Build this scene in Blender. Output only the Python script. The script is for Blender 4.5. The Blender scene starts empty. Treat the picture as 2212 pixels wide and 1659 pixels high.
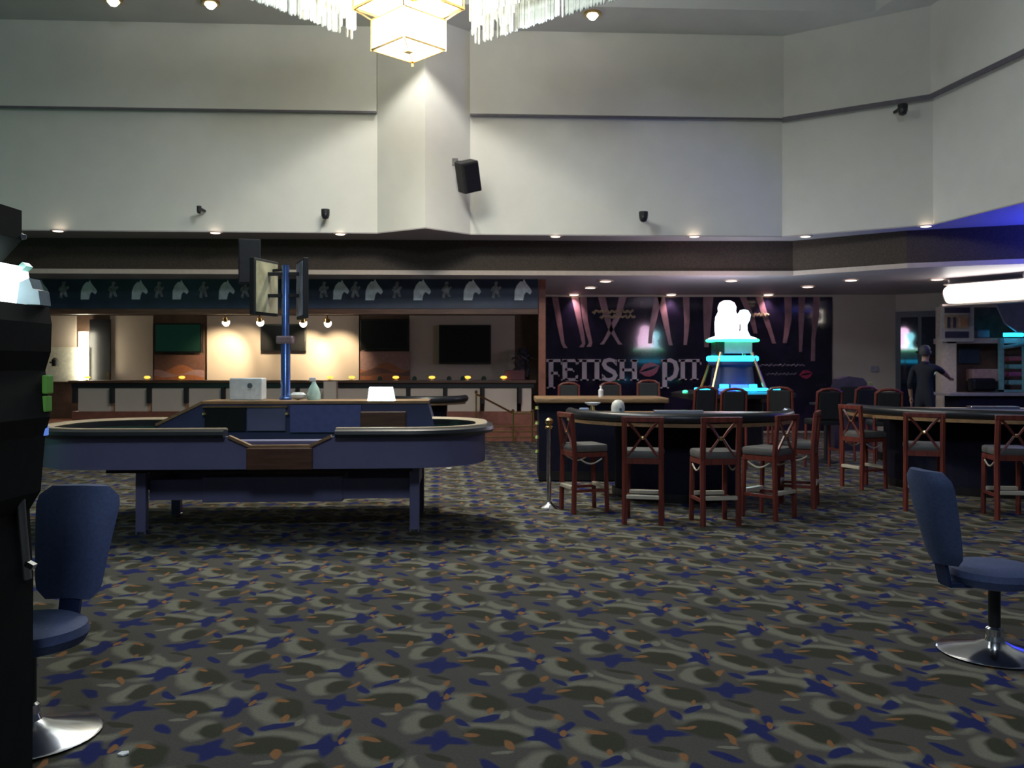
import bpy, bmesh, math, random
from mathutils import Vector, Matrix
random.seed(7)
sc = bpy.context.scene
C = sc.collection
R = math.radians
# ------------------------------------------------------------------ camera
F, YH, H = 1916.0, 790.0, 1.62          # focal length in pixels, horizon row, eye height (photo is 2212 x 1659)
cam_d = bpy.data.cameras.new('camera'); cam = bpy.data.objects.new('camera', cam_d); C.objects.link(cam)
cam.location = (0, 0, H); cam.rotation_euler = (R(90), 0, 0)
cam_d.sensor_width = 36.0; cam_d.lens = 36.0 * F / 2212.0
cam_d.shift_y = (YH - 829.5) / 2212.0
cam_d.clip_end = 200
cam_d.dof.use_dof = True; cam_d.dof.focus_distance = 3.2; cam_d.dof.aperture_fstop = 7.0   # soft phone lens
sc.camera = cam
# ------------------------------------------------------------------ world, exposure
w = bpy.data.worlds.new('world'); sc.world = w; w.use_nodes = True
w.node_tree.nodes['Background'].inputs[0].default_value = (0.50, 0.62, 0.80, 1)
w.node_tree.nodes['Background'].inputs[1].default_value = 0.045
sc.view_settings.view_transform = 'Standard'; sc.view_settings.look = 'None'
sc.view_settings.exposure = 0.15; sc.view_settings.gamma = 1.0
sc.view_settings.use_curve_mapping = False
# ------------------------------------------------------------------ lights
def lamp(kind, name, loc, energy, color, target=None, **kw):
    d = bpy.data.lights.new(name, kind); d.energy = energy; d.color = color
    for k, v in kw.items(): setattr(d, k, v)
    o = bpy.data.objects.new(name, d); C.objects.link(o); o.location = loc
    if target is not None:
        o.rotation_euler = (Vector(target) - Vector(loc)).to_track_quat('-Z', 'Y').to_euler()
    return o
# the chandelier body hangs mostly above the frame; the lantern below it is in view
lamp('POINT', 'chandelier_body_offscreen', (-1.42, 9.4, 6.60), 520, (0.84, 0.94, 1.0), shadow_soft_size=0.6)
lamp('SPOT', 'lantern_light', (-1.40, 12.0, 5.80), 800, (1.0, 0.92, 0.76), target=(-1.40, 12.0, 0), spot_size=R(176), spot_blend=1.0, shadow_soft_size=0.25)
# ceiling spotlight of the same border row whose scallop shows on the column
lamp('SPOT', 'column_spot_offscreen', (-1.50, 14.17, 7.58), 260, (1.0, 0.97, 0.90), target=(-1.50, 14.17, 0), spot_size=R(112), spot_blend=0.30, shadow_soft_size=0.06)
# hall ceiling lamps behind the camera (they glint on the chrome chair bases and light the near sides)
lamp('POINT', 'hall_ceiling_lamps_offscreen', (0.0, -2.5, 7.4), 760, (0.72, 0.84, 1.0), shadow_soft_size=0.8)
# blue neon beyond the right edge, slot machines beyond the left edge
lamp('AREA', 'blue_neon_right_offscreen', (9.8, 13.3, 2.7), 260, (0.04, 0.06, 1.0), target=(9.8, 13.2, 4.0), size=1.6)
lamp('POINT', 'slot_machines_left_offscreen', (-9.5, 8.5, 1.9), 70, (0.30, 1.0, 0.65), shadow_soft_size=0.5)
# ------------------------------------------------------------------ pixel helpers
def P(x, y, D): return Vector(((x - 1106) / F * D, D, H - (y - YH) / F * D))
def PX(x, D): return (x - 1106) / F * D
def PZ(y, D): return H - (y - YH) / F * D
def G(x, y, z=0.0):
    D = (H - z) * F / (y - YH); return Vector(((x - 1106) / F * D, D, z))
# ------------------------------------------------------------------ materials
MATS = {}
def lin(v): return v / 12.92 if v <= 0.04045 else ((v + 0.055) / 1.055) ** 2.4
def rgb(h): return tuple(lin(int(h[i:i + 2], 16) / 255) for i in (0, 2, 4))
def mat(name, col, rough=0.6, metal=0.0, var=0.12, scale=14.0, emit=None, es=0.0, spec=0.5, alpha=1.0, trans=0.0, bump=0.0, coat=0.0):
    if name in MATS: return MATS[name]
    m = bpy.data.materials.new(name); m.use_nodes = True; nt = m.node_tree; N = nt.nodes; L = nt.links
    b = N['Principled BSDF']; col = rgb(col) if isinstance(col, str) else col
    tc = N.new('ShaderNodeTexCoord'); nz = N.new('ShaderNodeTexNoise'); nz.inputs['Scale'].default_value = scale; nz.inputs['Detail'].default_value = 4
    L.new(tc.outputs['Object'], nz.inputs['Vector'])
    cr = N.new('ShaderNodeValToRGB'); cr.color_ramp.elements[0].position = 0.3; cr.color_ramp.elements[1].position = 0.7
    cr.color_ramp.elements[0].color = tuple(c * (1 - var) for c in col) + (1,)
    cr.color_ramp.elements[1].color = tuple(min(1, c * (1 + var)) for c in col) + (1,)
    L.new(nz.outputs['Fac'], cr.inputs['Fac']); L.new(cr.outputs['Color'], b.inputs['Base Color'])
    b.inputs['Roughness'].default_value = rough; b.inputs['Metallic'].default_value = metal
    b.inputs['Specular IOR Level'].default_value = spec
    b.inputs['Transmission Weight'].default_value = trans; b.inputs['Alpha'].default_value = alpha
    b.inputs['Coat Weight'].default_value = coat
    if emit is not None:
        e = rgb(emit) if isinstance(emit, str) else emit
        b.inputs['Emission Color'].default_value = e + (1,); b.inputs['Emission Strength'].default_value = es
    if bump > 0:
        bp = N.new('ShaderNodeBump'); bp.inputs['Strength'].default_value = bump; bp.inputs['Distance'].default_value = 0.01
        L.new(nz.outputs['Fac'], bp.inputs['Height']); L.new(bp.outputs['Normal'], b.inputs['Normal'])
    MATS[name] = m; return m
def wood(name, c1, c2, rough=0.35, sc_=(30, 30, 3)):
    m = bpy.data.materials.new(name); m.use_nodes = True; nt = m.node_tree; N = nt.nodes; L = nt.links; b = N['Principled BSDF']
    tc = N.new('ShaderNodeTexCoord'); mp = N.new('ShaderNodeMapping'); mp.inputs['Scale'].default_value = sc_
    nz = N.new('ShaderNodeTexNoise'); nz.inputs['Scale'].default_value = 1.0; nz.inputs['Detail'].default_value = 5
    cr = N.new('ShaderNodeValToRGB'); cr.color_ramp.elements[0].color = rgb(c1) + (1,); cr.color_ramp.elements[1].color = rgb(c2) + (1,)
    cr.color_ramp.elements[0].position = .35; cr.color_ramp.elements[1].position = .65
    L.new(tc.outputs['Object'], mp.inputs['Vector']); L.new(mp.outputs['Vector'], nz.inputs['Vector']); L.new(nz.outputs['Fac'], cr.inputs['Fac'])
    L.new(cr.outputs['Color'], b.inputs['Base Color']); b.inputs['Roughness'].default_value = rough
    MATS[name] = m; return m
def carpet_material():
    m = bpy.data.materials.new('patterned_carpet'); m.use_nodes = True; nt = m.node_tree; N = nt.nodes; L = nt.links; b = N['Principled BSDF']
    tc = N.new('ShaderNodeTexCoord'); mp = N.new('ShaderNodeMapping'); mp.inputs['Rotation'].default_value = (0, 0, R(40)); mp.inputs['Scale'].default_value = (1 / .68,) * 3
    L.new(tc.outputs['Object'], mp.inputs['Vector'])
    nz = N.new('ShaderNodeTexNoise'); nz.inputs['Scale'].default_value = 2.6; nz.inputs['Detail'].default_value = 2.0
    L.new(mp.outputs['Vector'], nz.inputs['Vector'])
    s1 = N.new('ShaderNodeVectorMath'); s1.operation = 'SUBTRACT'; s1.inputs[1].default_value = (.5, .5, .5); L.new(nz.outputs['Color'], s1.inputs[0])
    s2 = N.new('ShaderNodeVectorMath'); s2.operation = 'SCALE'; s2.inputs['Scale'].default_value = .20; L.new(s1.outputs[0], s2.inputs[0])
    s3 = N.new('ShaderNodeVectorMath'); s3.operation = 'ADD'; L.new(mp.outputs['Vector'], s3.inputs[0]); L.new(s2.outputs[0], s3.inputs[1])
    def ell(cx, cy, rx, ry, rot):
        a = N.new('ShaderNodeVectorMath'); a.operation = 'SUBTRACT'; a.inputs[1].default_value = (cx - .5, cy - .5, 0); L.new(s3.outputs[0], a.inputs[0])
        f = N.new('ShaderNodeVectorMath'); f.operation = 'FRACTION'; L.new(a.outputs[0], f.inputs[0])
        c = N.new('ShaderNodeVectorMath'); c.operation = 'SUBTRACT'; c.inputs[1].default_value = (.5, .5, 0); L.new(f.outputs[0], c.inputs[0])
        r = N.new('ShaderNodeVectorRotate'); r.rotation_type = 'Z_AXIS'; r.inputs['Angle'].default_value = R(rot); L.new(c.outputs[0], r.inputs['Vector'])
        q = N.new('ShaderNodeVectorMath'); q.operation = 'MULTIPLY'; q.inputs[1].default_value = (1 / rx, 1 / ry, 0); L.new(r.outputs[0], q.inputs[0])
        l = N.new('ShaderNodeVectorMath'); l.operation = 'LENGTH'; L.new(q.outputs[0], l.inputs[0])
        g = N.new('ShaderNodeMapRange'); g.inputs['From Min'].default_value = 1.05; g.inputs['From Max'].default_value = .75; L.new(l.outputs['Value'], g.inputs['Value'])
        return g.outputs['Result']
    navy, tan, dark, rust, mid = (.012, .017, .085), (.150, .145, .110), (.034, .034, .022), (.21, .10, .040), (.066, .062, .054)
    seq = [((.30, .37, .32, .19, -15), tan), ((.27, .29, .24, .15, -20), dark), ((.42, .24, .09, .03, 40), rust), ((.12, .22, .07, .025, -50), rust),
           ((.80, .63, .28, .17, 20), tan), ((.83, .71, .21, .13, 25), dark), ((.68, .76, .08, .028, -20), rust), ((.95, .60, .06, .022, 60), rust),
           ((.25, .70, .22, .13, 10), tan), ((.21, .76, .17, .09, 10), mid), ((.36, .80, .07, .03, 40), rust), ((.20, .84, .12, .04, -10), dark),
           ((.71, .15, .20, .12, 55), tan), ((.77, .21, .15, .10, 50), dark), ((.84, .32, .08, .028, 75), rust),
           ((.53, .50, .20, .065, 40), navy), ((.53, .50, .06, .18, 30), navy), ((.02, .02, .20, .065, -35), navy), ((.02, .02, .065, .18, -30), navy),
           ((.52, .97, .12, .045, 10), navy), ((.03, .50, .045, .12, 5), navy), ((.50, .70, .04, .10, -25), navy), ((.97, .33, .10, .04, 20), navy),
           ((.56, .62, .07, .025, 50), rust), ((.45, .12, .08, .03, -40), tan), ((.06, .62, .07, .03, 60), tan)]
    prev = None
    for e, col in seq:
        k = ell(*e); mx = N.new('ShaderNodeMix'); mx.data_type = 'RGBA'; L.new(k, mx.inputs[0])
        if prev is None: mx.inputs[6].default_value = mid + (1,)
        else: L.new(prev, mx.inputs[6])
        mx.inputs[7].default_value = col + (1,); prev = mx.outputs[2]
    n2 = N.new('ShaderNodeTexNoise'); n2.inputs['Scale'].default_value = 90; n2.inputs['Detail'].default_value = 3; L.new(tc.outputs['Object'], n2.inputs['Vector'])
    mr = N.new('ShaderNodeMapRange'); mr.inputs['To Min'].default_value = .7; mr.inputs['To Max'].default_value = 1.3; L.new(n2.outputs['Fac'], mr.inputs['Value'])
    mv = N.new('ShaderNodeVectorMath'); mv.operation = 'SCALE'; L.new(prev, mv.inputs[0]); L.new(mr.outputs['Result'], mv.inputs['Scale'])
    L.new(mv.outputs[0], b.inputs['Base Color']); b.inputs['Roughness'].default_value = .95; b.inputs['Specular IOR Level'].default_value = .15
    bp = N.new('ShaderNodeBump'); bp.inputs['Strength'].default_value = .3; bp.inputs['Distance'].default_value = .005; L.new(n2.outputs['Fac'], bp.inputs['Height']); L.new(bp.outputs['Normal'], b.inputs['Normal'])
    return m
M_wall = mat('painted_wall', (.68, .67, .61), .75, var=.03, scale=2.5)
M_wall2 = mat('painted_wall_upper', (.68, .67, .61), .75, var=.03, scale=2.5)
M_ceil = mat('painted_ceiling', (.60, .60, .57), .8, var=.03, scale=2)
M_trimw = mat('cream_trim', (.55, .45, .38), .5, var=.05)
M_ledge = mat('shaded_ledge_edge', (.12, .11, .13), .6)  # dark trim colour that also holds the shadow under the overhang
M_fascia = mat('brown_fascia', (.050, .033, .021), .7, var=.35, scale=40)
M_lowceil = mat('satin_ceiling', (.50, .44, .46), .50, var=.04, scale=2)
M_soffit = mat('soffit_paint', (.42, .38, .38), .5, var=.05)
M_cream = mat('cream_wall', (.62, .52, .44), .7, var=.04, scale=2)
M_brownwall = mat('brown_wall', (.13, .075, .05), .6, var=.2, scale=5)
M_terra = mat('terracotta_tile', (.24, .085, .055), .5, var=.2, scale=9)
M_navy = mat('navy_board', (.022, .030, .062), .45, var=.25, scale=3)
M_white = mat('white_print', (.78, .82, .84), .6, var=.2, scale=9)
M_print2 = mat('pale_print', (.24, .24, .25), .6, var=.6, scale=12)
M_black = mat('black_plastic', (.010, .010, .012), .35, var=.2)
M_blackm = mat('matt_black', (.012, .012, .014), .7, var=.2)
M_screen = mat('dark_screen', (.012, .012, .014), .45, var=.1, spec=.25)
M_chrome = mat('chrome', (.72, .73, .75), .16, 1.0, var=.03)
M_brass = mat('brass', (.75, .52, .22), .25, 1.0, var=.06)
M_brassb = mat('polished_brass_bar', (.74, .68, .54), .30, .35, var=.05)
M_red = wood('red_stained_wood', '5e2b24', '7c3a2f', .38)
M_tanw = wood('tan_wood', '7d6244', '9a7a58', .4, (6, 30, 30))
M_brownw = wood('brown_wood', '4a3022', '644230', .4, (3, 30, 30))
M_seat = mat('grey_vinyl', (.12, .116, .11), .5, bump=.1)
M_bluev = mat('blue_laminate', (.135, .135, .245), .45, var=.06, scale=5)
M_blued = mat('dark_blue_laminate', (.05, .06, .14), .5, var=.1, scale=5)
M_railb = mat('black_leather', (.014, .016, .020), .35, bump=.15)
M_tan = mat('tan_leather', (.34, .27, .18), .45, var=.1)
M_felt = mat('green_felt', (.010, .045, .032), .95, var=.15, scale=60)
M_feltb = mat('blue_felt', (.030, .045, .085), .8, var=.15, scale=60)
M_glow_w = mat('lamp_white', (.9, .9, .85), .5, emit=(1, .94, .80), es=9)
M_glow_cool = mat('lamp_cool', (.9, .95, 1), .5, emit=(.75, 1, 1), es=9)
M_glow_warm = mat('lamp_warm', (1, .8, .4), .5, emit=(1, .55, .06), es=1.5)
M_glow_dl = mat('downlight_lens', (1, .9, .8), .5, emit=(1, .78, .62), es=3.2)
M_glow_cy = mat('cyan_led', (.1, .6, .9), .5, emit=(.02, .55, 1), es=3.5)
M_glow_bl = mat('blue_led', (.1, .2, .9), .5, emit=(.03, .12, 1), es=3.0)
M_glow_gr = mat('green_led', (.1, .9, .4), .5, emit=(.05, 1, .35), es=2.5)
M_glow_mg = mat('magenta_led', (.9, .2, .7), .5, emit=(1, .15, .6), es=3)
# ------------------------------------------------------------------ mesh builder
class MB:
    def __init__(s): s.bm = bmesh.new()
    def face(s, vs):
        try: return s.bm.faces.new(vs)
        except ValueError: return None
    def box(s, c, size, rz=0, bev=0.0, rot=None):
        b = bmesh.new(); bmesh.ops.create_cube(b, size=1.0)
        for v in b.verts: v.co = Vector((v.co.x * size[0], v.co.y * size[1], v.co.z * size[2]))
        if bev > 0: bmesh.ops.bevel(b, geom=list(b.edges), offset=bev, segments=2, affect='EDGES', profile=.6)
        Mx = Matrix.Translation(c) @ (rot.to_4x4() if rot is not None else Matrix.Rotation(rz, 4, 'Z'))
        s.merge(b, Mx); return s
    def merge(s, b, Mx):
        mp = {v: s.bm.verts.new(Mx @ v.co) for v in b.verts}
        for f in b.faces: s.face([mp[v] for v in f.verts])
        b.free()
    def bar(s, a, b, wd, ht=None, up=(0, 0, 1)):
        a, b = Vector(a), Vector(b); ht = ht or wd; d = (b - a); L_ = d.length; d.normalize()
        u = Vector(up)
        if abs(d.dot(u)) > .98: u = Vector((0, 1, 0))
        x = d.cross(u).normalized(); z = x.cross(d).normalized()
        rot = Matrix((x, d, z)).transposed(); s.box((a + b) / 2, (wd, L_, ht), rot=rot); return s
    def tube(s, pts, r, n=8, cap=True, closed=False):
        pts = [Vector(p) for p in pts]; rings = []; N_ = len(pts); prev = None
        rr = r if isinstance(r, (list, tuple)) else [r] * N_
        for i, p in enumerate(pts):
            a = pts[(i - 1) % N_] if (i > 0 or closed) else p; b = pts[(i + 1) % N_] if (i < N_ - 1 or closed) else p
            d = (b - a).normalized(); u = prev if prev is not None else (Vector((0, 0, 1)) if abs(d.z) < .9 else Vector((1, 0, 0)))
            x = d.cross(u).normalized(); y = x.cross(d).normalized(); prev = y
            rings.append([s.bm.verts.new(p + (x * math.cos(2 * math.pi * k / n) + y * math.sin(2 * math.pi * k / n)) * rr[i]) for k in range(n)])
        for i in range(N_ if closed else N_ - 1):
            A, B = rings[i], rings[(i + 1) % N_]
            for k in range(n): s.face([A[k], A[(k + 1) % n], B[(k + 1) % n], B[k]])
        if cap and not closed: s.face(rings[0][::-1]); s.face(rings[-1])
        return s
    def lathe(s, prof, c=(0, 0, 0), n=24, a0=0, a1=360, sx=1, sy=1):
        c = Vector(c); full = abs(a1 - a0) >= 359.9; m = n if full else n + 1; rings = []
        for (r, z) in prof:
            rings.append([s.bm.verts.new(c + Vector((r * sx * math.cos(R(a0 + (a1 - a0) * k / n)), r * sy * math.sin(R(a0 + (a1 - a0) * k / n)), z))) for k in range(m)])
        for i in range(len(rings) - 1):
            for k in range(m if full else m - 1):
                s.face([rings[i][k], rings[i][(k + 1) % m], rings[i + 1][(k + 1) % m], rings[i + 1][k]])
        if full:
            if prof[0][0] > 1e-6: s.face(rings[0][::-1])
            if prof[-1][0] > 1e-6: s.face(rings[-1])
        return s
    def prism(s, poly, ext, mapf):
        """poly: 2D points; mapf(u, v, t) -> 3D, t in (0, ext)"""
        A = [s.bm.verts.new(mapf(u, v, 0)) for u, v in poly]; B = [s.bm.verts.new(mapf(u, v, ext)) for u, v in poly]
        s.face(A[::-1]); s.face(B); n = len(poly)
        for i in range(n): s.face([A[i], A[(i + 1) % n], B[(i + 1) % n], B[i]])
        return s
    def zprism(s, poly, z0, z1): return s.prism(poly, 1, lambda u, v, t: Vector((u, v, z0 + (z1 - z0) * t)))
    def xz(s, poly, y0, y1): return s.prism(poly, 1, lambda u, v, t: Vector((u, y0 + (y1 - y0) * t, v)))
    def build(s, name, m, parent=None, world=False, smooth=False, off=None):
        bm = s.bm
        bmesh.ops.remove_doubles(bm, verts=bm.verts, dist=1e-6)
        bmesh.ops.recalc_face_normals(bm, faces=bm.faces)
        me = bpy.data.meshes.new(name); bm.to_mesh(me); bm.free()
        if world and parent is not None:
            q = parent.matrix_basis.inverted(); me.transform(q)
        me.materials.append(m)
        if smooth:
            for p in me.polygons: p.use_smooth = True
            me.set_sharp_from_angle(angle=R(40))
        o = bpy.data.objects.new(name, me); C.objects.link(o)
        if parent is not None: o.parent = parent
        return o
def tag(o, label, cat, group=None):
    o['label'] = label; o['category'] = cat
    if group: o['group'] = group
    return o
def thing(name, label, cat, loc=(0, 0, 0), rz=0, group=None):
    o = bpy.data.objects.new(name, None); C.objects.link(o); o.empty_display_size = .1
    o.location = loc; o.rotation_euler = (0, 0, rz)
    o.matrix_basis = Matrix.Translation(loc) @ Matrix.Rotation(rz, 4, 'Z')
    return tag(o, label, cat, group)
def struct(o): o['kind'] = 'structure'; return o
def part(o, label): o['label'] = label; return o
def dup(root, loc, rz, label=None, group=None, scale=None):
    r = root.copy(); C.objects.link(r); r.location = loc; r.rotation_euler = (0, 0, rz)
    if scale: r.scale = scale
    if label: r['label'] = label
    if group: r['group'] = group
    for ch in list(root.children):
        c = ch.copy(); C.objects.link(c); c.parent = r
        for g in list(ch.children):
            d = g.copy(); C.objects.link(d); d.parent = c
    return r
def rect(x0, x1, z0, z1): return [(x0, z0), (x1, z0), (x1, z1), (x0, z1)]
def prect(x0, x1, y0, y1, D): return rect(PX(x0, D), PX(x1, D), PZ(y1, D), PZ(y0, D))
# ================================================================== SETTING
floor = struct(MB().zprism([(-16, -4), (16, -4), (16, 26), (-16, 26)], -.1, 0).build('floor', carpet_material()))
ZS, ZL, ZC, ZLC = 4.01, 6.14, 7.66, 3.36     # soffit, ledge line, hall ceiling, low ceiling
WL = [(-15, 15.25), (-2.415, 15.9)]; AP = (-1.50, 15.3)
WR = [(-.755, 16.05), (4.98, 16.35), (7.10, 14.95), (7.44, 12.9), (7.8, 9.5)]
def strip(name, pts, z0, z1, t, m, dx=0, dy=1):
    mb = MB()
    for a, b in zip(pts, pts[1:]):
        d = Vector((b[0] - a[0], b[1] - a[1])).normalized(); n = Vector((-d.y, d.x)) * t
        mb.zprism([a, b, (b[0] + n.x, b[1] + n.y), (a[0] + n.x, a[1] + n.y)], z0, z1)
    return struct(mb.build(name, m))
def shift(pts, d): return [(x, y - d) for x, y in pts]
strip('wall_back_left', WL, ZS, ZL, .12, M_wall)
strip('wall_back_right', WR[:2], ZS, ZL, .12, M_wall)
strip('wall_right', WR[1:], ZS, ZL, .12, M_wall)
strip('wall_upper_left', shift(WL, .10), ZL, ZC, .2, M_wall2)
strip('wall_upper_right', shift(WR[:2], .10), ZL, ZC, .2, M_wall2)
strip('wall_upper_side', [(4.98, 16.25), (7.02, 14.88), (7.34, 12.9), (7.7, 9.5)], ZL, ZC, .2, M_wall2)
strip('trim_1', shift(WL, .115), ZL - .025, ZL + .012, .03, M_ledge)
strip('trim_2', shift(WR[:2], .115), ZL - .025, ZL + .012, .03, M_ledge)
strip('trim_3', [(4.95, 16.24), (7.00, 14.86), (7.32, 12.9), (7.68, 9.5)], ZL - .05, ZL + .03, .03, M_ledge)
struct(MB().zprism([(-2.415, 15.9), AP, (-.755, 16.05), (-1.5, 16.3)], ZS, ZC).build('wall_column', M_wall))
# hall ceiling: border strip and raised field
struct(MB().zprism([(-15, 14.15), (6.2, 15.15), (7.2, 9), (8.6, 9), (8.6, 16.9), (-15, 16.9)], ZC, ZC + .1).build('ceiling', M_ceil))
struct(MB().zprism([(-15, -4), (8, -4), (7.3, 9), (6.3, 15.25), (-15, 14.25)], ZC + .32, ZC + .42).build('ceiling_field', M_ceil))
strip('trim_4', [(-15, 14.15), (6.2, 15.15), (7.2, 9)], ZC + .1, ZC + .33, .05, M_ceil)
# soffit under the wall, dark fascia, trim
FA = [(-15, 16.2), (-2.0, 16.7), (1.7, 16.84), (5.33, 16.84), (6.92, 15.55), (8.58, 14.9), (11.5, 13.9)]
sof = [(-15, 15.2), (-2.415, 15.9), AP, (-.755, 16.05), (4.98, 16.35), (7.10, 14.95), (7.44, 12.9), (11.5, 11.0)]
struct(MB().zprism(sof + [(x, y + .05) for x, y in FA[::-1]], ZS - .02, ZS).build('ceiling_soffit', M_soffit))
strip('wall_fascia', FA, ZLC, ZS, .12, M_fascia)
strip('trim_5', [(x, y - .03) for x, y in FA], ZLC - .03, ZLC + .055, .03, M_trimw)
struct(MB().zprism(FA + [(14, 24), (-15, 24)], ZLC - .02, ZLC + .05).build('ceiling_low', M_lowceil))
# back walls
DB = 21.5
struct(MB().box((-7.3, 22.3, 1.7), (16.2, .15, 3.4)).build('wall_rear_left', M_brownwall))
struct(MB().box((5.05, DB + .08, 1.7), (8.5, .15, 3.4)).build('wall_rear_right', M_cream))
struct(MB().zprism([(.70, 21.5), (.85, 21.5), (.85, 22.3), (.70, 22.3)], 0, 3.36).build('wall_rear_step', M_cream))
tg = Vector((.81, -.586)).normalized(); c0 = Vector((9.3, 21.5))
def AW(t, n=0): q = c0 + tg * t + Vector((tg.y, -tg.x)) * n; return q   # n > 0 comes toward the room
a = AW(0); b_ = AW(5.5)
struct(MB().zprism([tuple(AW(0)), tuple(AW(5.5)), tuple(AW(5.5, -.15)), tuple(AW(0, -.15))], 0, 3.36).build('wall_rear_angle', M_cream))
# platform along the left rear, with two steps
struct(MB().box((-7.2, 20.85, .15), (15.8, 2.9, .30)).build('platform', M_terra))
st = struct(MB().box((-.2, 19.2, .05), (1.7, .4, .10)).build('platform_step', M_terra))
struct(MB().box((-.2, 19.32, .15), (1.7, .16, .10)).build('platform_step', M_terra))
MB().box((-.2, 19.0, .095), (1.7, .02, .02)).build('nosing', M_brass, st)
MB().box((-.2, 19.235, .195), (1.7, .02, .02)).build('nosing', M_brass, st)
MB().box((-.2, 19.395, .295), (1.7, .02, .02)).build('nosing', M_brass, st)
# ------------------------------------------------------------------ downlights
def downlight(p, label, group, r=.11, glow=M_glow_dl):
    t = thing('downlight', label, 'downlight', p, 0, group)
    MB().lathe([(r, -.004), (r * 1.25, -.004), (r * 1.25, .01), (r, .01), (r, -.004)], n=16).build('trim_ring', M_trimw, t, smooth=True)
    MB().lathe([(0, -.012), (r * .6, -.010), (r, -.001), (r, .004)], n=16).build('lens', glow, t, smooth=True)
    return t
for x, y in [(125, 499), (465, 503), (735, 506), (1200, 511), (1500, 511), (1740, 511), (2000, 489)]:
    p = G(x, y, ZS - .03); downlight(p, 'small recessed downlight in the soffit above the dark fascia', 'soffit downlights', .10)
for x, y, e in [(1240, 637, 18), (1275, 622, 10), (1308, 608, 12), (1450, 637, 18), (1580, 607, 40), (1660, 637, 18), (1745, 620, 8), (1838, 606, 34), (2025, 604, 14)]:
    p = G(x, y, ZLC - .035); downlight(p, 'round recessed downlight in the low satin ceiling over the gaming pit', 'pit ceiling downlights', .13)
    lamp('SPOT', 'downlight_beam', (p.x, p.y, p.z - .05), e * 2.2, (1, .74, .80), target=(p.x, p.y, 0), spot_size=R(95), spot_blend=.6, shadow_soft_size=.08)
for x, y in [(245, 0), (455, 6), (1135, 16), (1280, 30)]:
    p = G(x, y, ZC - .02)
    t = thing('ceiling_spot', 'bright small spotlight set in the high ceiling border', 'spotlight', p, 0, 'high ceiling spots')
    MB().lathe([(.12, -.03), (.15, -.03), (.15, .02), (.12, .02), (.12, -.03)], n=14).build('housing', M_brass, t, smooth=True)
    MB().lathe([(0, -.10), (.05, -.09), (.10, -.03), (.11, 0)], n=14).build('lens', M_glow_w, t, smooth=True)
# ------------------------------------------------------------------ chandelier
CH = (-1.42, 8.9, 0)
t = thing('chandelier', 'huge crystal chandelier with curtains of hanging rods and a square glowing lantern', 'chandelier', (CH[0], CH[1], ZC + .32))
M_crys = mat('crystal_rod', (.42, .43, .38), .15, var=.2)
M_cryslit = mat('lit_tone_crystal_rod', (.80, .80, .74), .12, var=.1)  # paler copy of the rod colour, for rods lit near the lantern
# frame: diamond ring
zb = 5.42; lc = Vector((-1.40, 12.0, 0))
mbf = MB()
far = Vector((-1.42, 13.3)); lef = Vector((-5.0, 8.7)); rig = Vector((3.4, 9.15)); nea = Vector((-.9, 4.6))
for A_, B_ in ((far, lef), (far, rig), (lef, nea), (rig, nea)):
    mbf.bar((A_.x, A_.y, 7.05), (B_.x, B_.y, 7.05), .08, .10)
mbf.bar((lef.x, lef.y, 7.1), (rig.x, rig.y, 7.1), .06); mbf.bar((far.x, far.y, 7.1), (nea.x, nea.y, 7.1), .06)
mbf.tube([(-1.42, 8.9, 7.1), (-1.42, 8.9, ZC + .32)], .05); mbf.tube([lef.to_3d() + Vector((0, 0, 7.1)), (-1.42, 8.9, ZC + .3)], .02); mbf.tube([rig.to_3d() + Vector((0, 0, 7.1)), (-1.42, 8.9, ZC + .3)], .02)
mbf.build('frame', M_brass, t, world=True)
def rodmesh(Ln):
    mb = MB(); mb.lathe([(0, 0), (.018, -.02), (.020, -Ln + .04), (.014, -Ln + .01), (0, -Ln)], n=5); o = mb.build('tmp', M_crys); me = o.data; bpy.data.objects.remove(o); return me
rods = [rodmesh(.62), rodmesh(.86), rodmesh(.55)]
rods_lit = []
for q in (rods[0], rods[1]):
    k = q.copy(); k.materials[0] = M_cryslit; rods_lit.append(k)
nr = 0
base = t.matrix_basis.inverted()
for A_, B_ in ((far, lef), (far, rig)):
    d = (B_ - A_)
    for row, (ins, zt, mset) in enumerate(((0, 7.03, 1), (.22, 7.05, 0))):
        n = 95 if row == 0 else 50
        for k in range(n):
            f = (.215 if A_ is far and B_ is lef else .185) + .44 * (k + random.uniform(-.2, .2)) / n
            p = A_ + d * f; nrm = Vector((-1.42, 8.9)) - p; nrm.normalize(); p = p + nrm * ins
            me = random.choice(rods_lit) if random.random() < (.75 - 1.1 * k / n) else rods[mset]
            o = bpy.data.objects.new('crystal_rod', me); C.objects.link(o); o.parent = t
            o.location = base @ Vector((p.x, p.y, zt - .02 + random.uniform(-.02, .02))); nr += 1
# crown tier glow tubes inside the curtains
for A_, B_ in ((far, lef), (far, rig)):
    d = B_ - A_; a3 = A_ + d * .23; b3 = A_ + d * .85; nrm = (Vector((-1.42, 8.9)) - (a3 + b3) / 2).normalized() * .12
    MB().tube([(a3.x + nrm.x, a3.y + nrm.y, 6.85), (b3.x + nrm.x, b3.y + nrm.y, 6.85)], .05).build('light_tube', M_glow_w, t, world=True, smooth=True)
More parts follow.
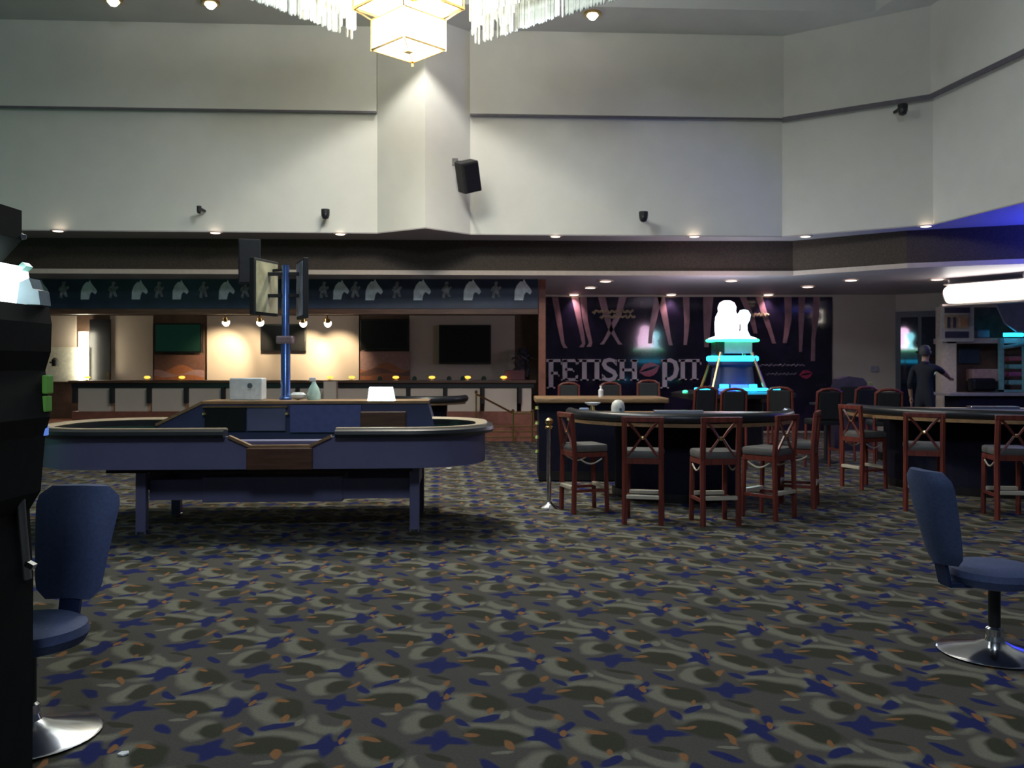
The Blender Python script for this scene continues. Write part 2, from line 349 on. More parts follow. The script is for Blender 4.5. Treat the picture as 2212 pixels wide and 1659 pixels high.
# lantern (square, corner to the camera)
zl0 = PZ(108, 12.0); zl1 = zl0 + .40; s_ = .50
lan = MB(); cor = [Vector((lc.x + s_ * math.cos(R(90 * k)), lc.y + s_ * math.sin(R(90 * k)), 0)) for k in range(4)]
for k in range(4):
    A_, B_ = cor[k], cor[(k + 1) % 4]
    for z in (zl0, zl1): lan.bar((A_.x, A_.y, z), (B_.x, B_.y, z), .022)
    lan.bar((A_.x, A_.y, zl0 - .02), (A_.x, A_.y, zl1), .022)
    lan.bar((lc.x, lc.y, zl0), (A_.x, A_.y, zl0), .014)
    A2, B2 = lc + (cor[k] - lc) * 1.5, lc + (cor[(k + 1) % 4] - lc) * 1.5
    lan.bar((A2.x, A2.y, zl1 + .16), (B2.x, B2.y, zl1 + .16), .035)
    lan.bar((A2.x, A2.y, zl1 + .16), (A_.x, A_.y, zl1), .022)
    lan.bar((A2.x, A2.y, zl1 + .16), (A2.x, A2.y, 7.05), .02)
lan.box((lc.x, lc.y, zl0 - .02), (.10, .10, .03), R(45)); lan.box((lc.x, lc.y + .5, zl0 - .03), (.03, .03, .06))
lo = lan.build('lantern_frame', M_brass, t, world=True)
M_pane = mat('frosted_pane', (.95, .92, .82), .5, emit=(1, .90, .66), es=6.5)
for k in range(4):
    A_, B_ = lc + (cor[k] - lc) * .965, lc + (cor[(k + 1) % 4] - lc) * .965
    MB().bar((A_.x, A_.y, (zl0 + zl1) / 2), (B_.x, B_.y, (zl0 + zl1) / 2), .008, zl1 - zl0 - .02).build('pane', M_pane, lo, world=True).matrix_parent_inverse = Matrix()
    A2, B2 = lc + (cor[k] - lc) * 1.44, lc + (cor[(k + 1) % 4] - lc) * 1.44
    MB().bar((A2.x, A2.y, zl1 + .36), (B2.x, B2.y, zl1 + .36), .008, .36).build('pane', M_pane, lo, world=True)
    A3, B3 = lc + (cor[k] - lc) * .02, 0
    q = [(lc.x, lc.y)] + [((lc + (cor[j % 4] - lc) * .93).x, (lc + (cor[j % 4] - lc) * .93).y) for j in (k, k + 1)]
    MB().zprism(q, zl0 + .012, zl0 + .02).build('pane', M_pane, lo, world=True)
# children built with world=True under lantern_frame: undo nesting offset
for ch in lo.children:
    ch.data.transform(t.matrix_basis.inverted())
# ------------------------------------------------------------------ speaker and small cameras on the hall wall
sp = thing('loudspeaker', 'black loudspeaker tilted on a wall bracket beside the white column', 'loudspeaker', P(985, 350, 15.75))
cx = P(1011, 381, 15.2); rot = Matrix.Rotation(R(24), 3, 'Z') @ Matrix.Rotation(R(-16), 3, 'Y') @ Matrix.Rotation(R(18), 3, 'X')
MB().box(cx, (.32, .30, .52), rot=rot, bev=.02).build('cabinet', M_blackm, sp, world=True)
MB().box(cx + rot @ Vector((.02, -.155, 0)), (.26, .02, .46), rot=rot, bev=.006).build('grille', M_black, sp, world=True)
MB().tube([P(984, 350, 15.66), P(1000, 350, 15.35), cx + Vector((-.05, 0, .22))], .025).box(P(983, 350, 15.62), (.10, .06, .12)).build('bracket', M_black, sp, world=True)
def wallcam(x, y, D, r, label):
    p = P(x, y, D); t = thing('security_camera', label, 'camera', p)
    MB().lathe([(0, 0), (r, -.0), (r, -.08), (0, -.08)], (0, 0, .08), n=12).build('mount', M_blackm, t)
    MB().lathe([(0, -r * 1.4), (r * .7, -r * 1.1), (r, -r * .3), (r * .8, .04), (0, .05)], n=14).build('dome', M_black, t, smooth=True)
    MB().box((0, r + .1, .04), (.04, .30, .04)).build('arm', M_blackm, t)
wallcam(703, 462, 15.6, .075, 'black camera low on the white wall left of the column')
wallcam(1390, 467, 15.75, .08, 'black camera low on the white wall right of the column')
wallcam(430, 455, 15.4, .04, 'tiny dark camera on the white wall far from the column')
wallcam(1950, 236, 14.9, .08, 'black camera on the dark ledge of the angled wall')
# ================================================================== LEFT REAR: frieze, counter, screens
DFz = 17.6
fz = thing('frieze_board', 'long navy signboard printed with pale horse heads under the dark fascia', 'signboard', (-4.5, DFz, 2.74))
MB().box(((-10.6 + .52) / 2, DFz + .06, 3.055), (11.12, .10, .60)).build('board', M_navy, fz, world=True)
MB().box(((-10.6 + .52) / 2, DFz + .10, 2.70), (11.12, .16, .11)).build('lower_rail', M_brownw, fz, world=True)
head = [(-.42, -.5), (.05, -.5), (.12, -.22), (.22, -.10), (.42, -.22), (.52, -.10), (.46, .04), (.26, .26), (.16, .40), (.10, .52), (.04, .40), (-.10, .40), (-.28, .22), (-.40, -.05)]
fig = [(-.30, -.45), (-.12, -.5), (-.05, -.15), (.10, -.42), (.26, -.42), (.14, -.05), (.34, .12), (.26, .22), (.10, .14), (.06, .30), (.14, .42), (.02, .5), (-.12, .42), (-.10, .28), (-.30, .12), (-.36, -.08), (-.22, -.06)]
hx = [85, 190, 300, 388, 488, 735, 806, 910, 1018, 1128]; fx = [138, 245, 344, 440, 530, 700, 768, 858, 965, 1072]
for k, x in enumerate(hx + fx):
    hs = k < len(hx); sh = head if hs else fig; s = (.37 if x > 790 else .34) if hs else .30
    xc, zc_ = PX(x, DFz), PZ(626, DFz)
    MB().xz([(xc + u * s, zc_ + v * s * 1.12) for u, v in sh], DFz - .002, DFz + .012).build('printed_horse_head' if hs else 'printed_rider', M_white if hs else M_print2, fz, world=True)
struct(MB().box((.60, 17.75, 1.83), (.14, .14, 3.06)).build('trim_6', M_terra))
# wall finishes behind the counter (rear wall at 22.2)
DW = 22.2
def wpanel(name, x0, x1, y0, y1, m, label=None, cat=None, D=DW, th=.06, group=None):
    o = MB().xz(prect(x0, x1, y0, y1, D), D - th, D).build(name, m)
    if label: tag(o, label, cat, group)
    return o
for i, (x0, x1) in enumerate([(96, 166), (240, 332), (449, 776), (885, 1112)]):
    o = wpanel('wall_panel', x0, x1, 682, 826, M_cream); struct(o); o.name = 'wall_panel_%d' % (i + 1)
def screen(x0, x1, y0, y1, label, m=M_screen, D=22.0):
    t = thing('wall_screen', label, 'screen', P((x0 + x1) / 2, y1, D), 0)
    X0, X1, Z0, Z1 = PX(x0, D), PX(x1, D), PZ(y1, D), PZ(y0, D)
    MB().box(((X0 + X1) / 2, D + .04, (Z0 + Z1) / 2), (X1 - X0, .10, Z1 - Z0), bev=.012).build('bezel', M_black, t, world=True)
    MB().box(((X0 + X1) / 2, D - .015, (Z0 + Z1) / 2), (X1 - X0 - .08, .012, Z1 - Z0 - .08)).build('panel', m, t, world=True)
M_scrg = mat('green_screen', (.01, .03, .02), .2, emit=(.02, .16, .10), es=.05)
screen(333, 436, 698, 762, 'wide screen glowing dim green on the brown rear wall', M_scrg)
screen(563, 660, 700, 758, 'black wall screen behind the blue-lit pole')
screen(778, 882, 690, 756, 'black wall screen mounted above the pinkish poster')
screen(948, 1061, 702, 786, 'large black wall screen on plain cream wall')
def poster(x0, x1, y0, y1, label, cols):
    D = 22.1; t = thing('poster', label, 'poster', P((x0 + x1) / 2, y1, D))
    X0, X1, Z0, Z1 = PX(x0, D), PX(x1, D), PZ(y1, D), PZ(y0, D); h = (Z1 - Z0)
    MB().xz(rect(X0, X1, Z0, Z1), D - .02, D + .04).build('backing', cols[0], t, world=True)
    for k in range(3):
        hh = h * (.62 - .18 * k); ph = random.uniform(0, 6)
        top = [(X0 + (X1 - X0) * i_ / 14, Z0 + hh * (.78 + .22 * math.sin(ph + i_ * .55) )) for i_ in range(15)]
        MB().xz([(X0, Z0 + .01)] + top + [(X1, Z0 + .01)], D - .024 - .003 * k, D - .02).build('printed_hill', cols[1 + k % 2], t, world=True)
pk = mat('poster_pink', (.34, .20, .19), .5); po = mat('poster_rust', (.36, .13, .06), .5); pb = mat('poster_brown', (.17, .08, .06), .5)
poster(778, 886, 759, 822, 'pinkish rust picture below the black screen', (pk, po, pb))
poster(334, 442, 766, 824, 'reddish brown picture below the dim green screen', (pb, po, pk))
# dark doorway and bright lit booth at the far left of the rear wall
d1 = struct(wpanel('door_1', 196, 240, 690, 860, M_black, D=22.15)); MB().box((PX(232, 22.0), 22.05, 1.35), (.03, .06, .2)).build('door_handle', M_brass, d1)
M_lit = mat('pale_booth_wall', (.82, .80, .68), .6)
o = thing('lit_booth', 'brightly lit pale booth opening with a tall vertical light strip', 'booth', P(145, 822, 22.0))
MB().xz(prect(94, 190, 750, 824, 22.0), 21.98, 22.1).build('back_wall', M_lit, o, world=True)
MB().xz(prect(172, 189, 717, 822, 21.9), 21.85, 21.95).build('light_strip', mat('booth_strip', (.95, .93, .85), .5, emit=(1, .93, .70), es=16), o, world=True)
MB().lathe([(0, -.09), (.07, -.09), (.08, .06), (.03, .12), (0, .12)], P(119, 783, 21.8), n=12).tube([P(108, 783, 21.9), P(119, 783, 21.8)], .02).build('dark_fitting', M_blackm, o, world=True, smooth=True)
# track spots with beams
for i, (x, y) in enumerate([(488, 695), (562, 695), (655, 697), (708, 697)]):
    p = P(x, y, 21.0); t = thing('track_spot', 'small bright spotlight hanging from the frieze rail before the cream wall', 'spotlight', p, 0, 'spots over the betting counter')
    rt = Matrix.Rotation(R(25), 3, 'X')
    b = MB(); b.lathe([(0, .13), (.05, .12), (.07, 0), (.05, 0)], n=12); ob = b.build('housing', M_brass, t, smooth=True); ob.rotation_euler = (R(28), 0, 0)
    ob = MB().lathe([(0, -.11), (.05, -.095), (.085, -.04), (.085, 0), (.06, .02)], n=12).build('lens', M_glow_w, t, smooth=True); ob.rotation_euler = (R(28), 0, 0)
    MB().tube([(0, -.05, .1), (0, -.05, ZLC - p.z)], .012).build('stem', M_brass, t)
    tx = PX(x + (-8, -40, 10, 25)[i], 22.2)
    lamp('SPOT', 'track_beam', (p.x, p.y + .14, p.z - .16), (150, 90, 130, 110)[i], (1, .80, .50), target=(tx, 22.15, 1.75), spot_size=R(80), spot_blend=.8, shadow_soft_size=.03)
# betting counter
bc = thing('betting_counter', 'long betting counter with brown worktop and beige front panels on the raised platform', 'counter', (-4.6, 20.2, .30))
MB().box((-4.75, 20.45, 1.255), (10.6, .75, .06), bev=.01).build('worktop', M_brownw, bc, world=True)
MB().box((-4.75, 20.28, 1.17), (10.5, .30, .10)).build('apron', M_black, bc, world=True)
MB().box((-4.75, 20.30, .44), (10.5, .30, .28)).build('kickboard', M_terra, bc, world=True)
x = -9.9; k = 0
while x < .45:
    x1 = min(x + .80, .47)
    MB().box(((x + x1) / 2, 20.27, .85), (x1 - x - .06, .20, .54), bev=.006).build('front_panel', M_cream, bc, world=True)
    MB().box((x, 20.18, .95), (.07, .30, .36)).build('divider', M_blackm, bc, world=True)
    x += .84
bp = tag(MB().xz(rect(PX(700, 19.6), PX(727, 19.6), .30, PZ(824, 19.6)), 19.55, 19.75).build('beige_post', M_cream), 'short beige post before the betting counter', 'post')
bp.data.transform(Matrix.Translation((0, 0, 0)))
# lamp heads along the counter
for x, y in [(188, 823), (318, 818), (393, 816), (713, 815), (760, 817), (855, 817), (933, 817), (1010, 816), (1088, 815)]:
    p = Vector((PX(x, 20.35), 20.35, 1.285))
    t = thing('desk_lamp', 'little yellow glowing desk lamp on the betting counter', 'lamp', p, 0, 'desk lamps on the betting counter')
    MB().lathe([(0, 0), (.06, 0), (.06, .012), (.012, .02), (.012, .06), (0, .06)], n=10).build('base', M_brass, t)
    MB().lathe([(0, .035), (.04, .04), (.075, .055), (.07, .085), (.03, .10), (0, .10)], n=12, sy=.7).build('shade', M_glow_warm, t, smooth=True)
for x in (1000, 820, 895, 970, 1045):
    p = Vector((PX(x, 20.2), 20.22, 1.285))
    tag(MB().lathe([(0, 0), (.05, 0), (.055, .05), (.035, .09), (0, .10)], n=10).build('form_holder', mat('dark_green_plastic', (.02, .05, .03), .4)), 'small dark green form holder on the betting counter', 'holder', 'form holders on the betting counter').location = p
tag(MB().box((PX(1112, 20.6), 20.6, 1.40), (.46, .30, .23), bev=.015).build('till_box', mat('dusty_red', (.22, .07, .075), .5)), 'dusty red box at the end of the betting counter', 'box')
# plant in the corner between betting counter and mural
pl = thing('potted_plant', 'dark purple-lit bushy plant between the betting counter and the mural', 'plant', (.25, 21.45, .30))
MB().lathe([(0, 0), (.20, 0), (.27, .42), (.24, .42), (.20, .36), (0, .36)], n=14).build('pot', M_blackm, pl, smooth=True)
M_leaf = mat('purple_lit_leaf', (.05, .055, .09), .4, var=.4)  # purple light put into the leaf colour
for k in range(70):
    a = random.uniform(0, 6.283); el = random.uniform(.15, 1.3); Ln = random.uniform(.22, .42); z0 = random.uniform(.5, 1.6)
    d = Vector((math.cos(a) * math.cos(el), math.sin(a) * math.cos(el), math.sin(el))); s0 = Vector((random.uniform(-.12, .12), random.uniform(-.1, .1), z0))
    sd = d.cross(Vector((0, 0, 1))).normalized() * .05
    mid = s0 + d * Ln * .5; tip = s0 + d * Ln - Vector((0, 0, .12))
    mb = MB(); v = [mb.bm.verts.new(q) for q in (s0, mid + sd, tip, mid - sd)]; mb.face(v); mb.build('leaf', M_leaf, pl)
MB().tube([(0, 0, .36), (.03, 0, 1.0), (-.02, .02, 1.7)], .03).build('stem', M_brownw, pl)
# brass handrail at the platform steps
hr = thing('handrail', 'thin brass handrail beside the terracotta platform steps', 'handrail', (PX(1028, 19.2), 19.2, .3))
q0 = Vector((PX(1028, 19.3), 19.45, 1.0)); q1 = Vector((PX(1108, 18.4), 18.7, .62)); q2 = Vector((PX(1150, 18.6), 18.75, .62))
MB().tube([q0, q1, q2], .022).build('rail', M_brass, hr, world=True, smooth=True)
for q, zb_ in ((q0, .30), (q1, 0), (q2, 0)):
    MB().tube([(q.x, q.y, zb_), (q.x, q.y, q.z + .03)], .02).lathe([(0, .09), (.035, .06), (.035, .02), (.02, 0)], (q.x, q.y, q.z), n=10).build('post', M_brass, hr, world=True, smooth=True)
# ================================================================== MURAL AND LETTERS (rear right)
M_mural = mat('glossy_mural', (.016, .011, .028), .10, var=.5, scale=1.5, coat=.3)
mu = thing('wall_mural', 'wide glossy dark mural printed with a row of pale legs', 'mural', P(1480, 850, DB))
ZM = 3.28
MB().xz(rect(PX(1172, DB), PX(1796, DB), .06, ZM), DB - .05, DB - .002).build('panel', M_mural, mu, world=True)
M_skin = mat('printed_skin', (.30, .15, .17), .35, var=.3, scale=4)
DM = DB - .053
def strip2(pts):
    L_ = [(x - w / 2, y) for x, y, w in pts]; R_ = [(x + w / 2, y) for x, y, w in pts]; return L_ + R_[::-1]
for pts in [[(1199, 642, 13), (1207, 690, 12), (1213, 725, 9), (1216, 742, 7), (1222, 752, 9)],
            [(1242, 642, 15), (1251, 690, 11), (1258, 725, 9), (1261, 742, 7), (1256, 750, 10)],
            [(1260, 642, 14), (1264, 690, 11), (1272, 725, 9), (1276, 740, 7), (1272, 749, 10)],
            [(1300, 642, 16), (1309, 680, 14), (1318, 708, 11), (1334, 736, 7), (1340, 744, 9)],
            [(1345, 642, 16), (1336, 680, 13), (1322, 708, 11), (1306, 736, 7), (1300, 744, 9)],
            [(1422, 642, 16), (1412, 690, 13), (1406, 720, 9), (1404, 742, 8)],
            [(1428, 642, 16), (1437, 690, 13), (1444, 725, 9), (1449, 746, 8)],
            [(1482, 642, 14), (1484, 690, 12), (1482, 725, 9), (1480, 745, 7)],
            [(1530, 642, 22), (1528, 690, 17), (1527, 730, 12), (1526, 750, 9)],
            [(1605, 642, 14), (1625, 690, 12), (1632, 720, 8)],
            [(1640, 642, 15), (1655, 690, 12), (1667, 725, 9), (1672, 742, 8)],
            [(1702, 642, 16), (1703, 690, 14), (1698, 725, 10), (1695, 741, 8)],
            [(1732, 642, 14), (1731, 690, 12), (1730, 730, 8), (1729, 760, 6)],
            [(1764, 642, 14), (1762, 690, 12), (1757, 730, 8), (1756, 780, 9)]]:
    MB().xz([(PX(x, DM), PZ(y, DM)) for x, y in strip2(pts)], DM - .004, DM + .004).build('printed_leg', M_skin, mu, world=True)
M_gold = mat('printed_gold', (.48, .36, .24), .4, var=.3, scale=8)
def scribble(x0, x1, yc, amp, n, r, m, name):
    pts = [(PX(x0 + (x1 - x0) * k / n, DM), DM - .006, PZ(yc + amp * math.sin(k * 1.9) * (.6 + .4 * math.cos(k * .7)), DM)) for k in range(n + 1)]
    MB().tube(pts, r, 5).build(name, m, mu, world=True)
scribble(1280, 1368, 673, 5, 26, .030, M_gold, 'printed_script'); scribble(1296, 1372, 684, 4, 22, .030, M_gold, 'printed_script'); scribble(1625, 1660, 680, 6, 14, .035, M_gold, 'printed_script')
M_gtxt = mat('printed_grey', (.12, .11, .15), .4, var=.3)
scribble(1640, 1738, 789, 3, 34, .018, M_gtxt, 'printed_script'); scribble(1655, 1720, 808, 3, 26, .018, M_gtxt, 'printed_script')
M_lip = mat('lip_red', (.38, .035, .09), .25, var=.15)
def lips(xc, yc, s, tilt, parent, m):
    D = DM - .01; X, Z = PX(xc, D), PZ(yc, D); k = s * D / F
    up = [(-1, 0), (-.55, .42), (-.2, .62), (0, .50), (.2, .62), (.55, .42), (1, 0), (.5, .10), (0, .14), (-.5, .10)]
    lo_ = [(-1, 0), (-.5, -.12), (0, -.16), (.5, -.12), (1, 0), (.6, -.5), (.2, -.70), (-.2, -.70), (-.6, -.5)]
    for nm, sh in (('upper_lip', up), ('lower_lip', lo_)):
        MB().xz([(X + k * (u * math.cos(tilt) - v * math.sin(tilt)), Z + k * (u * math.sin(tilt) + v * math.cos(tilt))) for u, v in sh], D - .05, D).build(nm, m, parent, world=True)
lips(1740, 808, 14, R(10), mu, M_lip)
M_let = mat('pale_pink_letters', (.62, .50, .55), .45, var=.05)
sg = thing('sign_lettering', 'raised pale serif letters reading FETISH PIT on the glossy mural', 'lettering', P(1340, 838, DB - .1))
def letter(name, polys, ext=.06):
    mb = MB()
    for pl_ in polys: mb.xz([(PX(x, DM), PZ(y, DM)) for x, y in pl_], DM - ext, DM)
    return mb.build(name, M_let, sg, world=True)
def vbar(x, y0, y1, w, sf=4.0):
    w += 2.0
    return [[(x - w / 2, y0), (x + w / 2, y0), (x + w / 2, y1), (x - w / 2, y1)], [(x - w / 2 - sf, y1 - 3), (x + w / 2 + sf, y1 - 3), (x + w / 2 + sf, y1), (x - w / 2 - sf, y1)]]
def hbar(x0, x1, y, w=5, tip=0):
    w += 1.0
    return [[(x0, y - w / 2), (x1, y - w / 2), (x1, y + w / 2), (x0, y + w / 2)]] + ([[(x1 - 4, y - w / 2), (x1, y - w / 2), (x1, y + w / 2 + tip), (x1 - 2, y + w / 2 + tip)]] if tip else [])
letter('letter_f', vbar(1190, 777, 839, 8) + hbar(1180, 1214, 779, 5, 6) + hbar(1190, 1208, 806, 5, 4))
letter('letter_e', vbar(1220, 777, 822, 8, 3) + hbar(1213, 1246, 779, 5, 6) + hbar(1220, 1240, 798, 4, 3) + hbar(1220, 1248, 820, 5) + [[(1243, 812), (1248, 810), (1248, 822), (1243, 822)]])
letter('letter_t', vbar(1262, 777, 822, 8) + hbar(1247, 1278, 779, 5) + [[(1247, 777), (1252, 777), (1249, 787), (1247, 787)]])
letter('letter_i', vbar(1289, 777, 822, 8) + hbar(1278, 1297, 779, 5))
sp_ = []
for k in range(25):
    u = k / 24
    if u < .5: an = R(-40 + 250 * (u / .5)); cx_, cy_ = 1316, 788; 
    x_ = y_ = 0
sc_pts = [(1330, 785), (1325, 779), (1316, 777), (1307, 780), (1304, 787), (1308, 794), (1316, 799), (1325, 804), (1329, 811), (1325, 818), (1316, 821), (1307, 819), (1302, 812)]
mb = MB()
for (x0, y0), (x1, y1), (x2, y2) in zip([sc_pts[0]] + sc_pts, sc_pts, sc_pts[1:] + [sc_pts[-1]]): pass
def ribbon(pts, w):
    L_, R_ = [], []
    for i, (x, y) in enumerate(pts):
        a, b = pts[max(i - 1, 0)], pts[min(i + 1, len(pts) - 1)]; d = Vector((b[0] - a[0], b[1] - a[1])).normalized(); ww = w * 1.15 * (.55 + .45 * math.sin(math.pi * i / (len(pts) - 1))) / 2
        L_.append((x - d.y * ww, y + d.x * ww)); R_.append((x + d.y * ww, y - d.x * ww))
    return [[L_[i], L_[i + 1], R_[i + 1], R_[i]] for i in range(len(pts) - 1)]
letter('letter_s', ribbon(sc_pts, 9) + [[(1328, 777), (1332, 777), (1332, 790), (1329, 788)], [(1300, 808), (1303, 810), (1303, 822), (1300, 822)]])
letter('letter_h', vbar(1343, 777, 822, 8) + vbar(1370, 777, 822, 8) + hbar(1343, 1370, 799, 5) + hbar(1335, 1351, 779, 4) + hbar(1362, 1378, 779, 4))
letter('letter_p', vbar(1435, 777, 839, 8) + hbar(1427, 1440, 779, 4) + ribbon([(1436, 780), (1447, 778), (1457, 783), (1461, 797), (1457, 812), (1447, 819), (1436, 817)], 9))
letter('letter_i', vbar(1474, 777, 821, 7) + hbar(1466, 1482, 779, 4))
letter('letter_t', vbar(1499, 777, 821, 7) + hbar(1482, 1514, 779, 5, 6))
lips(1402, 797, 23, R(18), sg, M_lip)
# ================================================================== GAMING MACHINE WITH GLOWING TOPPER
DG = 16.4; gx = PX(1582, DG)
gm = thing('roulette_machine', 'electronic roulette island with blue lit ring and blazing white topper', 'gaming machine', (gx, DG, 0))
MB().lathe([(0, 0), (.62, 0), (.62, .12), (.55, .16), (.55, .95), (.95, 1.02), (1.12, 1.05), (1.12, 1.12), (.9, 1.16), (0, 1.18)], n=32).build('island', M_black, gm, smooth=True)
MB().lathe([(0, 1.18), (.46, 1.18), (.46, 1.24), (.40, 1.26), (.36, 1.60), (.44, 1.64), (.44, 1.70), (.30, 1.74), (0, 1.75)], n=28).build('drum', M_blued, gm, smooth=True)
MB().lathe([(.44, 1.70), (.47, 1.72), (.47, 1.78), (.44, 1.80), (.40, 1.75), (.44, 1.70)], n=28).build('cyan_ring', M_glow_cy, gm, smooth=True)
for a_ in (215, 250, 292, 325, 270):
    r_ = .80; a = R(a_)
    MB().box((r_ * math.cos(a), r_ * math.sin(a), 1.20), (.30, .10, .05), a + R(90), bev=.015).build('player_light', M_glow_cy if a_ != 250 else M_glow_bl, gm)
for a_ in (200, 232, 308, 340):
    a = R(a_); MB().lathe([(0, .05), (.04, .04), (.05, 0)], (1.0 * math.cos(a), 1.0 * math.sin(a), 1.13), n=10).build('button', M_glow_gr if a_ in (200, 340) else M_glow_bl, gm)
for a_ in (240, 262, 278, 300):
    a = R(a_); MB().box((.52 * math.cos(a), .52 * math.sin(a), 1.25), (.16, .05, .07), a + R(90), bev=.01).build('ring_light', M_glow_cy if a_ in (240, 300) else M_glow_bl, gm)
for a_ in (225, 315, 45, 135):
    a = R(a_); MB().tube([(.66 * math.cos(a), .66 * math.sin(a), 1.22), (.40 * math.cos(a), .40 * math.sin(a), 1.86)], .032).build('strut', M_brass, gm, smooth=True)
MB().box((.0, -.05, 1.96), (.62, .36, .22), bev=.02).build('display_box', mat('grey_display', (.20, .24, .27), .3, emit=(.3, .6, .7), es=.25), gm)
MB().box((-.28, -.05, 1.94), (.16, .4, .26), bev=.02).build('display_speaker', M_blackm, gm)
MB().lathe([(0, 2.07), (.42, 2.07), (.46, 2.10), (.42, 2.13), (.30, 2.17), (0, 2.18)], n=28).build('topper_base', mat('topper_white', (.9, .95, .95), .4, emit=(.70, 1, .95), es=7), gm, smooth=True)
MB().lathe([(.40, 2.055), (.47, 2.06), (.49, 2.085), (.47, 2.11), (.43, 2.09)], n=28).build('green_ring', M_glow_gr, gm, smooth=True)
MB().lathe([(0, 2.17), (.21, 2.17), (.22, 2.40), (.205, 2.52), (.155, 2.62), (.165, 2.70), (.13, 2.78), (.06, 2.82), (0, 2.825)], (-.10, 0, 0), n=24).build('topper_dome', mat('topper_core', (.95, .97, 1), .4, emit=(1, .62, .90), es=15), gm, smooth=True)
MB().lathe([(0, 2.17), (.11, 2.17), (.06, 2.27), (.055, 2.38), (.10, 2.46), (.12, 2.56), (.07, 2.64), (0, 2.66)], (.22, .02, 0), n=18).build('topper_figure', mat('topper_side', (.8, 1, 1), .4, emit=(.30, .88, 1), es=12), gm, smooth=True)
gc = thing('game_console', 'dark rounded game console standing below the cream wall beside the mural', 'console', (PX(1840, 17.2), 17.2, 0), R(-12))
MB().xz([(-.36, 0), (.36, 0), (.36, .95), (.30, 1.22), (.16, 1.38), (-.10, 1.42), (-.30, 1.36), (-.36, 1.15)], -.30, .30).build('shell', mat('plum_shell', (.045, .03, .06), .4, var=.3, scale=4), gc)
MB().box((0, -.31, 1.05), (.50, .03, .34), bev=.01).build('screen', M_screen, gc)
MB().box((0, -.42, .78), (.62, .26, .06), bev=.02, rot=Matrix.Rotation(R(12), 3, 'X')).build('button_deck', M_black, gc)
MB().box((.28, -.305, 1.25), (.10, .02, .12), bev=.01).build('side_badge', mat('olive_badge', (.20, .19, .10), .5), gc)
# ================================================================== CRAPS TABLE
ct = thing('craps_table', 'long blue-sided craps table with black padded rail and raised back bank', 'gaming table', (-2.45, 9.12, 0), R(3.2))
HX, HY, RC = 2.22, .95, .80
def stadium(hx, hy, rc, n=10):
    pts = []
    for (sx, sy, a0) in ((1, -1, -90), (1, 1, 0), (-1, 1, 90), (-1, -1, 180)):
        for k in range(n + 1):
            a = R(a0 + 90 * k / n); pts.append((sx * (hx - rc) + rc * math.cos(a), sy * (hy - rc) + rc * math.sin(a)))
    return pts
def dens(pts, step=.06):
    out = []; n = len(pts)
    for i in range(n):
        a, b = Vector(pts[i]), Vector(pts[(i + 1) % n]); m = max(1, int((b - a).length / step))
        for k in range(m): out.append(tuple(a + (b - a) * k / m))
    return out
NB0, NB1, NT0, NT1 = -.02, .52, -.22, .72      # notch bottom and top extents on the near side
def topz(x, y, zf, zn):
    if y > 0 or x < NT0 or x > NT1: return zf
    if x < NB0: return zf + (zn - zf) * (x - NT0) / (NB0 - NT0)
    if x > NB1: return zf + (zn - zf) * (NT1 - x) / (NT1 - NB1)
    return zn
outer = dens(stadium(HX - .05, HY - .05, RC - .05)); inner = dens(stadium(HX - .12, HY - .12, RC - .12))
def shell(path, th, z0, zf, zn):
    mb = MB(); n = len(path); cols = []
    for i, (x, y) in enumerate(path):
        a, b = Vector(path[i - 1]), Vector(path[(i + 1) % n]); d = (b - a).normalized(); nn = Vector((d.y, -d.x)); zt = topz(x, y, zf, zn)
        q = Vector((x, y)) - nn * th
        cols.append([mb.bm.verts.new((x, y, z0)), mb.bm.verts.new((x, y, zt)), mb.bm.verts.new((q.x, q.y, zt)), mb.bm.verts.new((q.x, q.y, z0))])
    for i in range(n):
        A, B = cols[i], cols[(i + 1) % n]
        for k in range(4): mb.face([A[k], B[k], B[(k + 1) % 4], A[(k + 1) % 4]])
    return mb
shell(outer, .05, .66, .965, .87).build('side_panel', M_bluev, ct, smooth=True)
shell(inner, .04, .70, .955, .86).build('inner_bumper', M_felt, ct, smooth=True)
MB().zprism(stadium(HX - .1, HY - .1, RC - .1), .66, .715).build('playing_bed', M_felt, ct)
